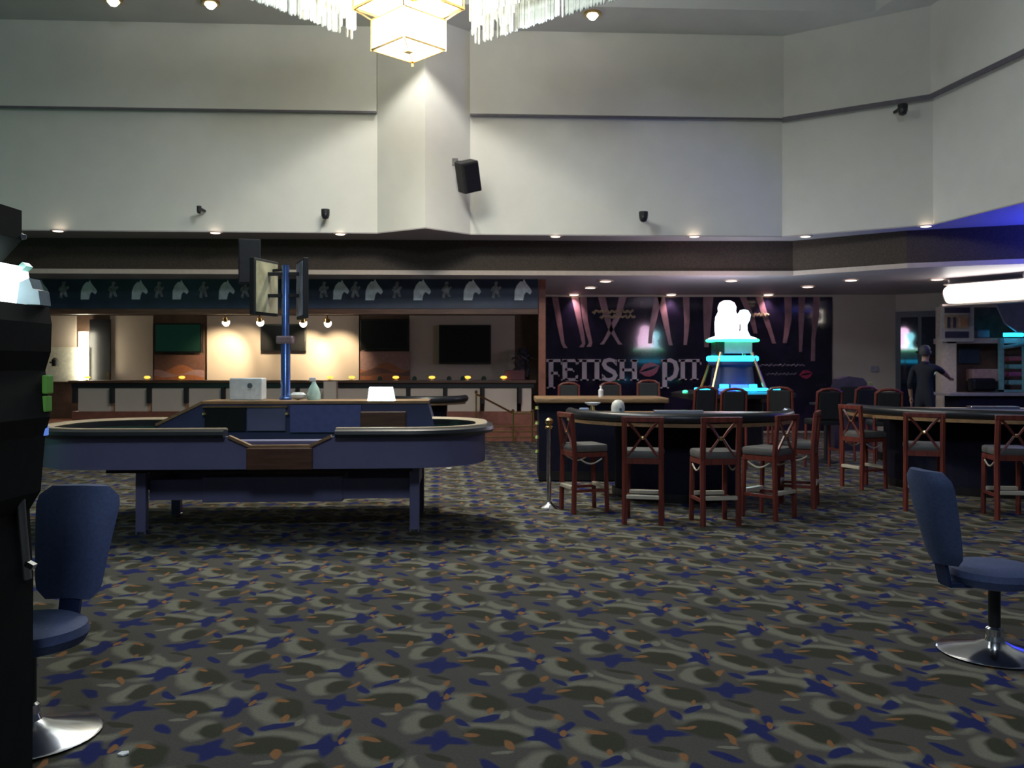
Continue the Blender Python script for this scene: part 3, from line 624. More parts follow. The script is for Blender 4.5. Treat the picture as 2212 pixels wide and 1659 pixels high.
# padded rails (two runs, open at the notch and at the bank)
mid_ = dens(stadium(HX - .06, HY - .06, RC - .06), .05)
def run(cond_start, n_pts): return None
cl = mid_; n = len(cl)
def idx(px_, py_): return min(range(n), key=lambda i: (cl[i][0] - px_) ** 2 + (cl[i][1] - py_) ** 2)
i0 = idx(NT1 + .03, -HY + .06); i1 = idx(1.35, HY - .06); i2 = idx(-1.05, HY - .06); i3 = idx(NT0 - .03, -HY + .06)
def seq(a, b):
    out = [a]
    while out[-1] != b: out.append((out[-1] + 1) % n)
    return out
for s_i, e_i in ((i0, i1), (i2, i3)):
    ids = seq(s_i, e_i); path = [Vector((cl[i][0], cl[i][1], 0)) for i in ids]
    prof = [(-.085, .955), (.085, .955), (.105, .985), (.09, 1.015), (.04, 1.03), (-.04, 1.03), (-.085, 1.01)]
    prof2 = [(-.08, 1.016), (.035, 1.032), (.03, 1.042), (-.05, 1.042), (-.085, 1.024)]
    for nm, pr, m in (('rail', prof, M_railb), ('rail_cap', prof2, M_tan)):
        mb = MB(); rings = []
        for j, p in enumerate(path):
            a, b = path[max(j - 1, 0)], path[min(j + 1, len(path) - 1)]; d = (b - a).normalized(); nn = Vector((d.y, -d.x, 0))
            rings.append([mb.bm.verts.new((p.x + nn.x * u, p.y + nn.y * u, v)) for u, v in pr])
        for A, B in zip(rings, rings[1:]):
            for k in range(len(pr)): mb.face([A[k], A[(k + 1) % len(pr)], B[(k + 1) % len(pr)], B[k]])
        mb.face(rings[0]); mb.face(rings[-1][::-1]); mb.build(nm, m, ct, smooth=True)
# notch: tan edging, shelf and front box
yN = -HY + .05
MB().bar((NT0, yN, .965), (NB0, yN, .872), .07, .025).bar((NB0, yN, .872), (NB1, yN, .872), .07, .025).bar((NB1, yN, .872), (NT1, yN, .965), .07, .025).build('notch_edging', M_tanw, ct)
MB().box(((NB0 + NB1) / 2, yN + .18, .90), (.86, .22, .03)).build('stick_shelf', M_bluev, ct)
MB().box(((NB0 + NB1) / 2, yN - .03, .76), (.60, .07, .20), bev=.01).build('front_box', M_brownw, ct)
# raised bank on the far side
yB = HY - .22
MB().prism([(-1.42, .72), (1.62, .72), (1.62, .955), (1.55, 1.20), (-.93, 1.20), (-1.42, .955)], 1, lambda u, v, t_: Vector((u, yB + .02 + .54 * t_, v))).build('bank', M_blued, ct)
MB().bar((-1.44, yB + .29, .965), (-.93, yB + .29, 1.215), .58, .03).bar((-.93, yB + .29, 1.212), (1.56, yB + .29, 1.212), .58, .03).build('bank_top', M_tanw, ct)
MB().box((-.68, yB - .005, 1.03), (.44, .03, .26)).build('bank_panel', M_black, ct)
MB().box((-.23, yB - .005, 1.03), (.42, .03, .26)).build('bank_panel', M_bluev, ct)
MB().box((.42, yB - .005, 1.03), (.78, .03, .30)).build('bank_panel', mat('mid_blue_laminate', (.085, .10, .27), .45), ct)
MB().box((-.46, yB - .02, 1.165), (.92, .04, .012)).build('bank_strip', M_brass, ct)
for xx in (-.90, 0.0): MB().lathe([(0, .03), (.02, .02), (.025, 0), (0, -.01)], (xx, yB - .03, 1.08), n=10).build('bank_knob', M_brass, ct)
MB().box((1.06, yB - .02, 1.00), (.50, .16, .22), bev=.01).build('bank_box', M_brownw, ct)
# legs, beam, drawer box
for sx in (-1.14, 1.47):
    for sy in (-.52, .52):
        lg = MB().box((sx, sy, .33), (.095, .095, .66), bev=.008).build('leg', M_bluev, ct)
        MB().lathe([(0, 0), (.06, 0), (.06, .03), (.03, .05), (0, .05)], (sx, sy, 0), n=12).build('foot', M_chrome, lg)
MB().box((.165, -.40, .41), (2.54, .06, .20)).build('cross_beam', M_bluev, ct)
MB().box((.165, .46, .41), (2.54, .06, .20)).build('cross_beam', M_bluev, ct)
for sx in (-1.14, 1.47): MB().box((sx, 0, .48), (.06, .95, .14)).build('end_beam', M_bluev, ct)
MB().box((.08, -.22, .41), (1.36, .44, .25), bev=.01).build('drawer_box', M_bluev, ct)
MB().box((0, 0, .63), (2.9, 1.2, .07)).build('underframe', M_blackm, ct)
# things on the bank
Mct = ct.matrix_basis
def onbank(x_px, yl=None):  # local point on the bank top under a pixel column
    D = 10.2; return Vector((PX(x_px, D), D, 1.228))
wb = thing('white_box', 'plain white box with a small dark emblem on the craps table bank', 'box', onbank(536))
MB().box((0, 0, .125), (.37, .20, .25), bev=.012).build('carton', mat('white_card', (.72, .76, .76), .5), wb)
MB().lathe([(0, 0), (.03, 0), (.03, .006), (0, .006)], n=14).build('emblem', mat('grey_ink', (.10, .13, .14), .5), wb)
wb.children[1].rotation_euler = (R(90), 0, 0); wb.children[1].location = (.05, -.1, .165)
cn = tag(MB().lathe([(0, 0), (.05, .01), (.085, .03), (.09, .06), (.06, .085), (.02, .075), (0, .08)], n=16, sy=.8).build('crumpled_cloth', mat('white_cloth', (.62, .66, .66), .8, bump=.6, scale=25), smooth=True), 'crumpled white cloth on the craps table bank', 'cloth'); cn.location = onbank(645) + Vector((0, -.02, 0))
sb = thing('spray_bottle', 'white spray bottle with green contents on the craps table bank', 'bottle', onbank(678))
MB().lathe([(0, 0), (.075, 0), (.078, .06), (.055, .14), (.025, .19), (.022, .21), (0, .21)], n=16).build('body', mat('milky_green', (.45, .62, .54), .35), sb, smooth=True)
MB().box((-.015, 0, .235), (.075, .03, .045), bev=.008).build('trigger_head', mat('white_plastic', (.75, .75, .78), .4), sb)
lp = thing('table_lamp', 'blazing white lamp on the end of the craps table bank', 'lamp', Vector((PX(823, 9.95), 9.98, 1.0)))
lp.location.z = 1.228; lp.location.y = 10.15; lp.location.x = PX(823, 10.0)
MB().prism([(-.15, 0), (.15, 0), (.12, .15), (-.13, .15)], 1, lambda u, v, t_: Vector((u, -.16 + .10 * t_, v))).build('lit_screen', M_glow_cool, lp)
MB().box((0, -.02, .05), (.20, .08, .10)).build('bracket', M_black, lp)
# pole with display boards
pd = thing('display_pole', 'blue-lit pole carrying angled display boards above the craps table', 'display stand', onbank(615) + Vector((0, .04, 0)))
M_pole = mat('blue_lit_chrome', (.12, .22, .55), .22, .7)  # blue light on the chrome is put into its colour
MB().lathe([(0, 0), (.07, 0), (.07, .02), (.06, .03), (.054, .05), (.054, .70), (.042, .72), (.042, 1.55), (0, 1.55)], n=20).build('pole', M_pole, pd, smooth=True)
MB().box((0, 0, .69), (.20, .12, .09), bev=.02).build('clamp', mat('pinkish_metal', (.45, .32, .33), .35, .5), pd)
def board(cx_, cy_, z0, z1, wdt, ang, m, nm):
    t_ = MB().box((cx_, cy_, (z0 + z1) / 2), (wdt, .06, z1 - z0), R(ang), bev=.008).build(nm, M_blackm, pd)
    a = R(ang); nx, ny = math.sin(a), -math.cos(a)
    MB().box((cx_ + nx * .034, cy_ + ny * .034, (z0 + z1) / 2), (wdt * .88, .008, (z1 - z0) * .90), a).build('board_face', m, t_)
zr = 1.228
board(-.24, -.02, 2.20 - zr, 2.84 - zr, .52, 74, mat('olive_display', (.40, .38, .24), .4, var=.4, scale=5), 'display_board')
board(.20, -.02, 2.16 - zr, 2.84 - zr, .50, -68, mat('bluegrey_display', (.32, .36, .46), .35, var=.6, scale=6), 'display_board')
board(-.50, .28, 2.58 - zr, 3.12 - zr, .25, 15, M_blackm, 'rear_board')
MB().bar((-.30, 0, 1.2), (.22, 0, 1.2), .04).bar((-.30, 0, 1.45), (.22, 0, 1.45), .04).bar((-.45, .25, 1.50), (0, 0, 1.50), .03).build('boom', M_blackm, pd)
# ================================================================== BAR STOOLS
def make_stool():
    t = thing('bar_stool', '', 'stool')
    for sx in (-1, 1):
        MB().tube([(sx * .185, -.20, 0), (sx * .185, -.185, .66), (sx * .185, -.225, 1.08)], .030, 6).build('back_post', M_red, t)
        MB().tube([(sx * .18, .20, 0), (sx * .175, .18, .66)], .027, 6).build('leg', M_red, t)
        MB().box((sx * .183, 0, .645), (.035, .37, .05)).build('seat_rail', M_red, t)
        MB().box((sx * .183, 0, .25), (.03, .37, .03)).build('stretcher', M_red, t)
        MB().tube([(sx * .19, -.13 + .26 * k / 8, .60 - .055 * math.sin(math.pi * k / 8)) for k in range(9)], .009, 5).build('brass_arch', M_brassb, t)
    for sy in (-.19, .185): MB().box((0, sy, .65), (.34, .035, .06)).build('seat_rail', M_red, t)
    for sy in (-.20, .19): MB().box((0, sy, .285), (.33, .06, .04), bev=.006).build('foot_bar', M_brassb, t)
    MB().box((0, -.225, 1.075), (.43, .04, .055), bev=.008).build('top_rail', M_red, t)
    for sx in (-1, 1):
        MB().tube([(sx * .15, -.222, 1.05), (sx * .075, -.212, .965), (sx * .018, -.206, .885), (sx * .075, -.196, .80), (sx * .15, -.19, .70)], .015, 5).build('cross_splat', M_red, t)
    MB().lathe([(0, -.02), (.022, -.015), (.026, 0), (.022, .015), (0, .02)], (0, -.206, .885), n=10).build('boss', M_brass, t)
    MB().box((0, 0, .715), (.41, .40, .085), bev=.03).build('cushion', M_seat, t, smooth=True)
    return t
stool0 = make_stool(); used = [False]
def put_stool(x_, D, face, label, group, sc_=None, sx=1.0):
    loc = (PX(x_, D), D, 0)
    if not used[0]:
        used[0] = True; r = stool0; r.location = loc; r.rotation_euler = (0, 0, R(face)); r['label'] = label; r['group'] = group; return r
    return dup(stool0, loc, R(face), label, group, (sc_,) * 3 if sc_ else None)
GA = 'cross-backed stools in the gaming pit'
TA = (2.10, 11.25)
put_stool(1262, 9.9, -72, 'red-stained bar stool turned sideways beside the chrome rope post', GA)
put_stool(1391, 9.22, -12, 'red-stained bar stool second from the chrome rope post, before the white dispenser', GA)
put_stool(1543, 9.15, 6, 'red-stained bar stool squarely behind the middle of the curved card table', GA)
put_stool(1660, 9.5, 42, 'red-stained bar stool angled at the curved card table, fourth from the rope post', GA)
put_stool(1722, 10.25, 66, 'red-stained bar stool nearly edge-on at the far end of the curved table', GA)
put_stool(1866, 11.8, -70, 'shadowed bar stool at the end of the big dark card table', GA)
put_stool(1994, 10.0, -22, 'shadowed bar stool between the end stool and the last one at the dark table', GA)
put_stool(2178, 9.5, -8, 'shadowed bar stool behind the leaning backrest of the pedestal chair', GA)
# padded chairs further back
def make_chair():
    t = thing('gaming_chair', '', 'chair')
    for sx in (-1, 1):
        MB().tube([(sx * .20, -.22, 0), (sx * .20, -.20, .70), (sx * .19, -.26, 1.22)], .022, 6).build('back_post', M_red, t)
        MB().tube([(sx * .20, .21, 0), (sx * .19, .19, .70)], .022, 6).build('leg', M_red, t)
        MB().box((sx * .195, 0, .30), (.03, .38, .03)).build('stretcher', M_red, t)
    MB().tube([(-.19, -.26, 1.20), (-.12, -.262, 1.245), (0, -.265, 1.26), (.12, -.262, 1.245), (.19, -.26, 1.20)], .025, 6).build('crest_rail', M_red, t)
    MB().box((0, -.235, 1.0), (.34, .05, .44), bev=.02, rot=Matrix.Rotation(R(6), 3, 'X')).build('back_pad', M_blackm, t)
    MB().box((0, 0, .74), (.44, .44, .09), bev=.03).build('seat', M_blackm, t, smooth=True)
    return t
ch0 = make_chair(); usedc = [False]
def put_chair(x_, D, face, label, sc_=None):
    loc = (PX(x_, D), D, 0)
    if not usedc[0]:
        usedc[0] = True; ch0.location = loc; ch0.rotation_euler = (0, 0, R(face)); ch0['label'] = label; ch0['group'] = 'padded chairs in the gaming pit'; return ch0
    return dup(ch0, loc, R(face), label, 'padded chairs in the gaming pit', (sc_,) * 3 if sc_ else None)
put_chair(1512, 15.1, 10, 'padded chair with orange wooden crest before the blue lit machine')
put_chair(1577, 14.1, 0, 'padded chair with dark back square before the glowing topper machine')
put_chair(1690, 14.9, -25, 'padded chair between the roulette machine and the dark pit chairs', )
put_chair(1777, 14.0, 4, 'padded chair with tall reddish frame below the cream wall')
put_chair(1855, 15.3, 8, 'dark padded chair beside the pale tall gap in the pit')
put_chair(1909, 13.7, -6, 'dark padded chair nearest the glass door')
put_chair(1228, 17.0, 175, 'padded chair with orange crest behind the pit counter, nearest the brass studs', 1.02)
put_chair(1324, 17.2, 185, 'padded chair with orange crest behind the pit counter, beside the white bottle', 1.02)
put_chair(1404, 16.8, 178, 'padded chair with orange crest under the red lips sign', 1.06)
# ================================================================== CARD TABLES
def card_table(name, label, loc, rz, Rt, zt, Rb, felt=M_feltb):
    t = thing(name, label, 'card table', loc, rz)
    MB().lathe([(0, zt - .05), (Rt - .14, zt - .05), (Rt - .14, zt - .005), (0, zt)], n=40, a0=180, a1=360).build('playing_surface', felt, t)
    n = 40; mb = MB()
    mb.tube([(Rt * .955 * math.cos(R(180 + 180 * k / n)), Rt * .955 * math.sin(R(180 + 180 * k / n)), zt - .005) for k in range(n + 1)], .065, 10).build('arm_rail', M_railb, t, smooth=True)
    mb = MB(); mb.lathe([(Rt - .10, zt - .10), (Rt - .02, zt - .10), (Rt - .02, zt - .06), (Rt - .10, zt - .06), (Rt - .10, zt - .10)], n=n, a0=180, a1=360).build('edge_trim', M_tanw, t)
    MB().zprism([(Rb * math.cos(R(175 + 190 * k / 24)), Rb * math.sin(R(175 + 190 * k / 24))) for k in range(25)] + [(Rb, .25), (-Rb, .25)], 0, zt - .06).build('body', mat('dark_navy_panel', (.010, .010, .022), .8, var=.15, spec=.15), t)
    MB().box((0, .12, zt - .03), (Rt * 1.75, .26, .06), bev=.01).build('dealer_ledge', M_tanw, t)
    MB().box((0, -.02, zt + .012), (.62, .20, .035), bev=.008).build('chip_tray', M_chrome, t)
    MB().lathe([(Rb + .03, 0), (Rb + .05, 0), (Rb + .05, .10), (Rb + .03, .10), (Rb + .03, 0)], n=24, a0=180, a1=360).build('kick_plate', M_black, t)
    return t
card_table('card_table', 'curved card table ringed by red stools, with blue-grey top', (TA[0], TA[1], 0), R(-4), 1.42, 1.03, .78)
card_table('card_table', 'big dark half-round card table beyond the pedestal chair', (6.55, 12.1, 0), R(-8), 1.95, 1.04, 1.35)
card_table('card_table', 'small dark card table behind the craps table bank', (PX(918, 15.6), 15.9, 0), R(6), .72, 1.04, .36, M_felt)
# pit counter with brass studs
pc = thing('pit_counter', 'dark boxy pit counter with tan wooden top and brass corner studs', 'counter', (PX(1297, 12.8), 12.9, 0))
x0, x1 = PX(1164, 12.4), PX(1436, 12.4)
MB().box(((x0 + x1) / 2, 12.85, .55), (x1 - x0, .90, 1.10), bev=.01).build('body', mat('dark_navy_panel', (.010, .010, .022), .8, var=.15, spec=.15), pc, world=True)
MB().box(((x0 + x1) / 2, 12.83, 1.135), (x1 - x0 + .10, 1.02, .07), bev=.02).build('top', M_tanw, pc, world=True)
for y in (884, 917, 947, 978): MB().lathe([(0, .05), (.03, .04), (.035, 0), (0, 0)], (x0 - .02, 12.42, PZ(y, 12.4)), n=10).build('stud', M_brass, pc, world=True)
MB().box(((x0 + x1) / 2, 12.39, .08), (x1 - x0, .02, .12)).build('kick_plate', M_black, pc, world=True)
# stanchion
sn = thing('rope_post', 'slim chrome rope post with gold cap standing beside the sideways stool', 'stanchion', (PX(1186, 10.1), 10.1, 0))
MB().lathe([(0, 0), (.12, 0), (.12, .012), (.05, .04), (.028, .07), (0, .07)], n=24).build('base', M_chrome, sn, smooth=True)
MB().lathe([(.026, .06), (.026, .92), (0, .92)], n=14).build('pole', M_chrome, sn, smooth=True)
MB().lathe([(0, .90), (.04, .90), (.046, .925), (.03, .94), (.03, .955), (.046, .97), (.046, 1.0), (.02, 1.025), (0, 1.03)], n=16).build('cap', M_brass, sn, smooth=True)
# things on the tables
def onA(px_, D): return Vector((PX(px_, D), D, 1.031))
sd = thing('dispenser', 'white rounded dispenser with grey button on the curved card table', 'dispenser', onA(1335, 10.5))
MB().lathe([(0, 0), (.078, 0), (.080, .10), (.070, .15), (.04, .18), (0, .188)], n=20).build('body', mat('cream_plastic', (.66, .65, .58), .4), sd, smooth=True)
MB().lathe([(0, -.01), (.018, -.01), (.018, .01), (0, .01)], n=10).build('button', mat('grey_ink', (.1, .13, .14)), sd); sd.children[1].rotation_euler = (R(90), 0, 0); sd.children[1].location = (.02, -.08, .075)
pt = thing('white_dish', 'gleaming white dish raised on a brass foot upon the curved card table', 'dish', onA(1280, 10.95))
MB().lathe([(0, .10), (.05, .10), (.095, .125), (.10, .135), (.09, .135), (.04, .115), (0, .115)], n=20).build('bowl', mat('white_china', (.85, .87, .92), .2), pt, smooth=True)
MB().lathe([(0, 0), (.08, 0), (.085, .02), (.03, .04), (.02, .10), (0, .10)], n=16).build('foot', M_brass, pt, smooth=True)
ct_ = tag(MB().box((0, 0, .03), (.12, .10, .06), bev=.015).build('card_shoe', mat('pale_blue_plastic', (.25, .32, .50), .35)), 'pale blue card shoe on the curved card table', 'card shoe'); ct_.location = onA(1262, 11.12)
for i, x in enumerate((1460, 1520, 1575, 1640)):
    o = tag(MB().box((0, 0, .002), (.16, .22, .004)).build('betting_mat', mat('mat_%d' % i, [(.30, .34, .36), (.42, .25, .38), (.15, .35, .38), (.12, .28, .40)][i], .35)), ['pale grey card mat on the curved table top', 'pink card mat on the curved table top', 'teal card mat on the curved table top', 'blue card mat on the curved table top'][i], 'mat'); o.location = (PX(x, 10.45), 10.45, 1.032); o.rotation_euler = (0, 0, random.uniform(-.5, .5))
def bottle(px_, D, z, h, label, m):
    t = thing('bottle', label, 'bottle', (PX(px_, D), D, z))
    MB().lathe([(0, 0), (.035, 0), (.036, h * .6), (.015, h * .75), (.014, h * .92), (0, h * .92)], n=12).build('body', m, t, smooth=True)
    MB().lathe([(0, h * .9), (.018, h * .9), (.018, h), (0, h)], n=10).build('cap', mat('white_plastic', (.75, .75, .78)), t)
bottle(1298, 12.7, 1.172, .16, 'small white bottle on the tan pit counter', mat('white_plastic', (.75, .75, .78)))
bottle(1786, 14.8, 0 + 1.0, .16, 'small pale bottle beside the roulette machine', mat('white_plastic', (.75, .75, .78)))
ptb = thing('side_table', 'small dark round side table under the pale bottle', 'table', (PX(1786, 14.8), 14.85, 0))
MB().lathe([(0, .97), (.26, .97), (.26, 1.0), (0, 1.0)], n=20).build('top', M_blackm, ptb); MB().lathe([(0, 0), (.2, 0), (.2, .02), (.03, .05), (.03, .97), (0, .97)], n=16).build('pedestal', M_blackm, ptb)
# ================================================================== KIOSK AND DOOR ON THE RIGHT
def aw_box(t0, t1, z0, z1, n0, n1):
    return [tuple(AW(t0, n0)), tuple(AW(t1, n0)), tuple(AW(t1, n1)), tuple(AW(t0, n1))]
def awp(t0, t1, z0, z1, n0, n1, mb=None): return (mb or MB()).zprism(aw_box(t0, t1, z0, z1, n0, n1), z0, z1)
M_dglass = mat('dark_door_glass', (.012, .014, .03), .05, var=.3, spec=.8)
dr = struct(awp(.02, 1.12, 0, 2.92, .0, .10).build('door_2', mat('navy_door_frame', (.015, .016, .035), .4)))
awp(.14, .52, .3, 2.78, .10, .115).build('pane', M_dglass, dr); awp(.60, .98, .3, 2.78, .10, .115).build('pane', M_dglass, dr)
mb = MB(); p0 = AW(.5, .2); p1 = AW(1.05, .2); mb.tube([(p0.x, p0.y, 1.95), (p1.x, p1.y, 1.72)], .03).build('push_bar', M_brownw, dr)
DK = 18.6
M_kc = mat('kiosk_cream', (.58, .50, .42), .5); M_kb = mat('kiosk_brown', (.16, .09, .07), .6, var=.3, scale=4)
kk = thing('snack_kiosk', 'open snack kiosk with pale post, pinkish shelf and sloping lavender hood', 'kiosk', (PX(2130, DK), DK, 0))
MB().xz(rect(PX(2036, DK), PX(2066, DK), 0, PZ(662, DK)), DK, DK + .3).build('post', M_kc, kk, world=True)
mbd = thing('menu_board', 'framed tan menu board with dark stripes on the kiosk post', 'menu board', P(2070, 735, DK - .07))
D = DK - .07
MB().xz(prect(2033, 2104, 658, 738, D), D, D + .06).build('frame', mat('pale_frame', (.55, .50, .48), .5), mbd, world=True)
MB().xz(prect(2040, 2094, 664, 676, D), D - .02, D).build('header', mat('ink_violet', (.06, .05, .09), .5), mbd, world=True)
MB().xz(prect(2040, 2092, 680, 710, D), D - .02, D).build('tan_field', mat('menu_tan', (.45, .32, .22), .5, var=.2), mbd, world=True)
for x in (2046, 2058): MB().xz(prect(x, x + 6, 685, 708, D - .02), D - .04, D - .02).build('dark_stroke', mat('ink_violet', (.06, .05, .09)), mbd, world=True)
MB().xz(prect(2073, 2090, 687, 706, D - .02), D - .035, D - .02).build('orange_patch', mat('menu_orange', (.50, .27, .14), .5), mbd, world=True)
MB().xz(prect(2041, 2092, 716, 730, D), D - .02, D).build('footer', mat('ink_violet', (.06, .05, .09)), mbd, world=True)
MB().xz(rect(PX(2060, 19.2), PX(2236, 19.2), 0, PZ(664, 19.2)), 19.2, 19.26).build('rear_panel', M_kb, kk, world=True)
MB().xz(prect(2036, 2240, 731, 742, DK + .2), DK, DK + .6).build('shelf', mat('pink_cream_shelf', (.60, .46, .42), .5), kk, world=True)
MB().prism([(PX(2122, DK), PZ(655, DK)), (PX(2260, DK), PZ(655, DK)), (PX(2260, DK), PZ(715, DK)), (PX(2178, DK), PZ(718, DK)), (PX(2150, DK), PZ(700, DK))], 1, lambda u, v, t_: Vector((u, DK - .5 + .06 * t_ + (2.9 - v) * .3, v))).build('hood', mat('lavender_grey', (.36, .36, .44), .4, var=.15, scale=6), kk, world=True)
pkb = tag(MB().box((PX(2122, DK + .38), DK + .38, 1.42), (.56, .3, .26), bev=.02).build('pink_box', mat('pink_card', (.55, .33, .33), .5)), 'pink carton on the kiosk counter', 'box')
tag(MB().box((PX(2115, DK + .1), DK + .0, 1.22), (.5, .25, .28), bev=.06).build('dark_till', M_black), 'dark till in front of the pink carton', 'till')
tag(MB().box((PX(2092, 19.15), 19.15, PZ(768, 19.15)), (.45, .08, .35), bev=.02).build('wall_sign', mat('dim_teal', (.05, .08, .12), .4)), 'dim blue picture on the kiosk rear panel', 'picture')
tag(MB().box((PX(2120, DK + .3), DK + .3, PZ(724, DK + .3) + .03), (.26, .2, .17), bev=.03).build('blue_tub', mat('pale_blue_tub', (.20, .33, .45), .4)), 'pale blue tub on the pinkish kiosk shelf', 'tub')
dc = thing('display_cabinet', 'teal lit display cabinet with glowing cyan hoops inside the kiosk', 'cabinet', P(2190, 850, DK - .1))
M_teal = mat('teal_metal', (.20, .42, .45), .3, var=.2)
D = DK - .1
for x in (2160, 2212): MB().xz(prect(x, x + 9, 730, 852, D), D, D + .08).build('upright', M_teal, dc, world=True)
for y, m in ((715, M_glow_cy), (742, M_teal)):
    c_ = P(2188, y, D); MB().tube([(c_.x - .2 + .4 * k / 10, D - .06 * math.sin(math.pi * k / 10), c_.z - .08 + .06 * k / 10 * (1 if m is M_teal else 0)) for k in range(11)], .04, 7).build('hoop', m, dc, world=True, smooth=True)
for k, y in enumerate((775, 792, 808, 826)):
    MB().box(P(2190, y, D + .2), (.30, .2, .10), bev=.03).build('packet', [mat('pk_red', (.4, .10, .12)), M_teal, mat('pk_mag', (.32, .08, .2)), M_teal][k], dc, world=True)
MB().xz(prect(2160, 2222, 842, 856, D), D, D + .35).build('plinth', M_teal, dc, world=True)
kc = thing('kiosk_counter', 'dark kiosk counter with pale worktop beside the glass door', 'counter', P(2150, 900, 17.6))
MB().box((PX(2190, 17.6), 17.9, 1.05), (2.6, .7, .06), bev=.01).build('worktop', mat('stone_top', (.30, .28, .28), .3), kc, world=True)
MB().box((PX(2200, 17.6), 17.95, .51), (2.3, .6, 1.02)).build('front', mat('dark_navy_panel', (.010, .010, .022), .8, var=.15, spec=.15), kc, world=True)
cs = [Vector((PX(2050, 17.6), 17.6)), Vector((PX(2212, 16.4), 16.4)), Vector((PX(2330, 15.3), 15.3))]
lb = thing('light_canopy', 'long glowing white light box hung over the snack kiosk', 'light box', (cs[0].x, cs[0].y, 2.85))
mb = MB(); mb.tube([(q.x, q.y, 3.03) for q in cs], .17, 14).build('diffuser', mat('light_box', (.95, .95, .9), .5, emit=(1, .98, .92), es=7), lb, world=True, smooth=True)
mb = MB()
for a_, b2 in zip(cs, cs[1:]): mb.bar((a_.x, a_.y + .1, 2.82), (b2.x, b2.y + .1, 2.82), .30, .04)
mb.build('lower_rim', M_kc, lb, world=True)
mb = MB()
for a_, b2 in zip(cs, cs[1:]):
    mb.bar((a_.x + .16, a_.y + .13, 3.03), (b2.x + .16, b2.y + .13, 3.03), .02, .40); mb.bar((a_.x + .02, a_.y + .03, 3.22), (b2.x + .02, b2.y + .03, 3.22), .40, .02)
dd = (cs[1] - cs[0]).normalized(); ep = cs[0] - dd * .015; nn_ = Vector((-dd.y, dd.x))
e2 = cs[0] - dd * .03; mb.tube([(e2.x, e2.y, 3.03), (cs[0].x - dd.x * .005, cs[0].y - dd.y * .005, 3.03)], .165, 16)
mb.build('housing', M_kc, lb, world=True)  # opaque cover added to block the tube's light toward mural and ceiling
for q in cs[:2]: MB().tube([(q.x, q.y, 3.18), (q.x, q.y, ZLC)], .02).build('hanger', M_chrome, lb, world=True)
tag(MB().box((PX(1888, DB), DB - .03, PZ(797, DB)), (.18, .04, .14), bev=.01).build('wall_plate', mat('greyish_plate', (.40, .38, .46), .4)), 'small greyish plate on the cream wall beside the glass door', 'wall plate')
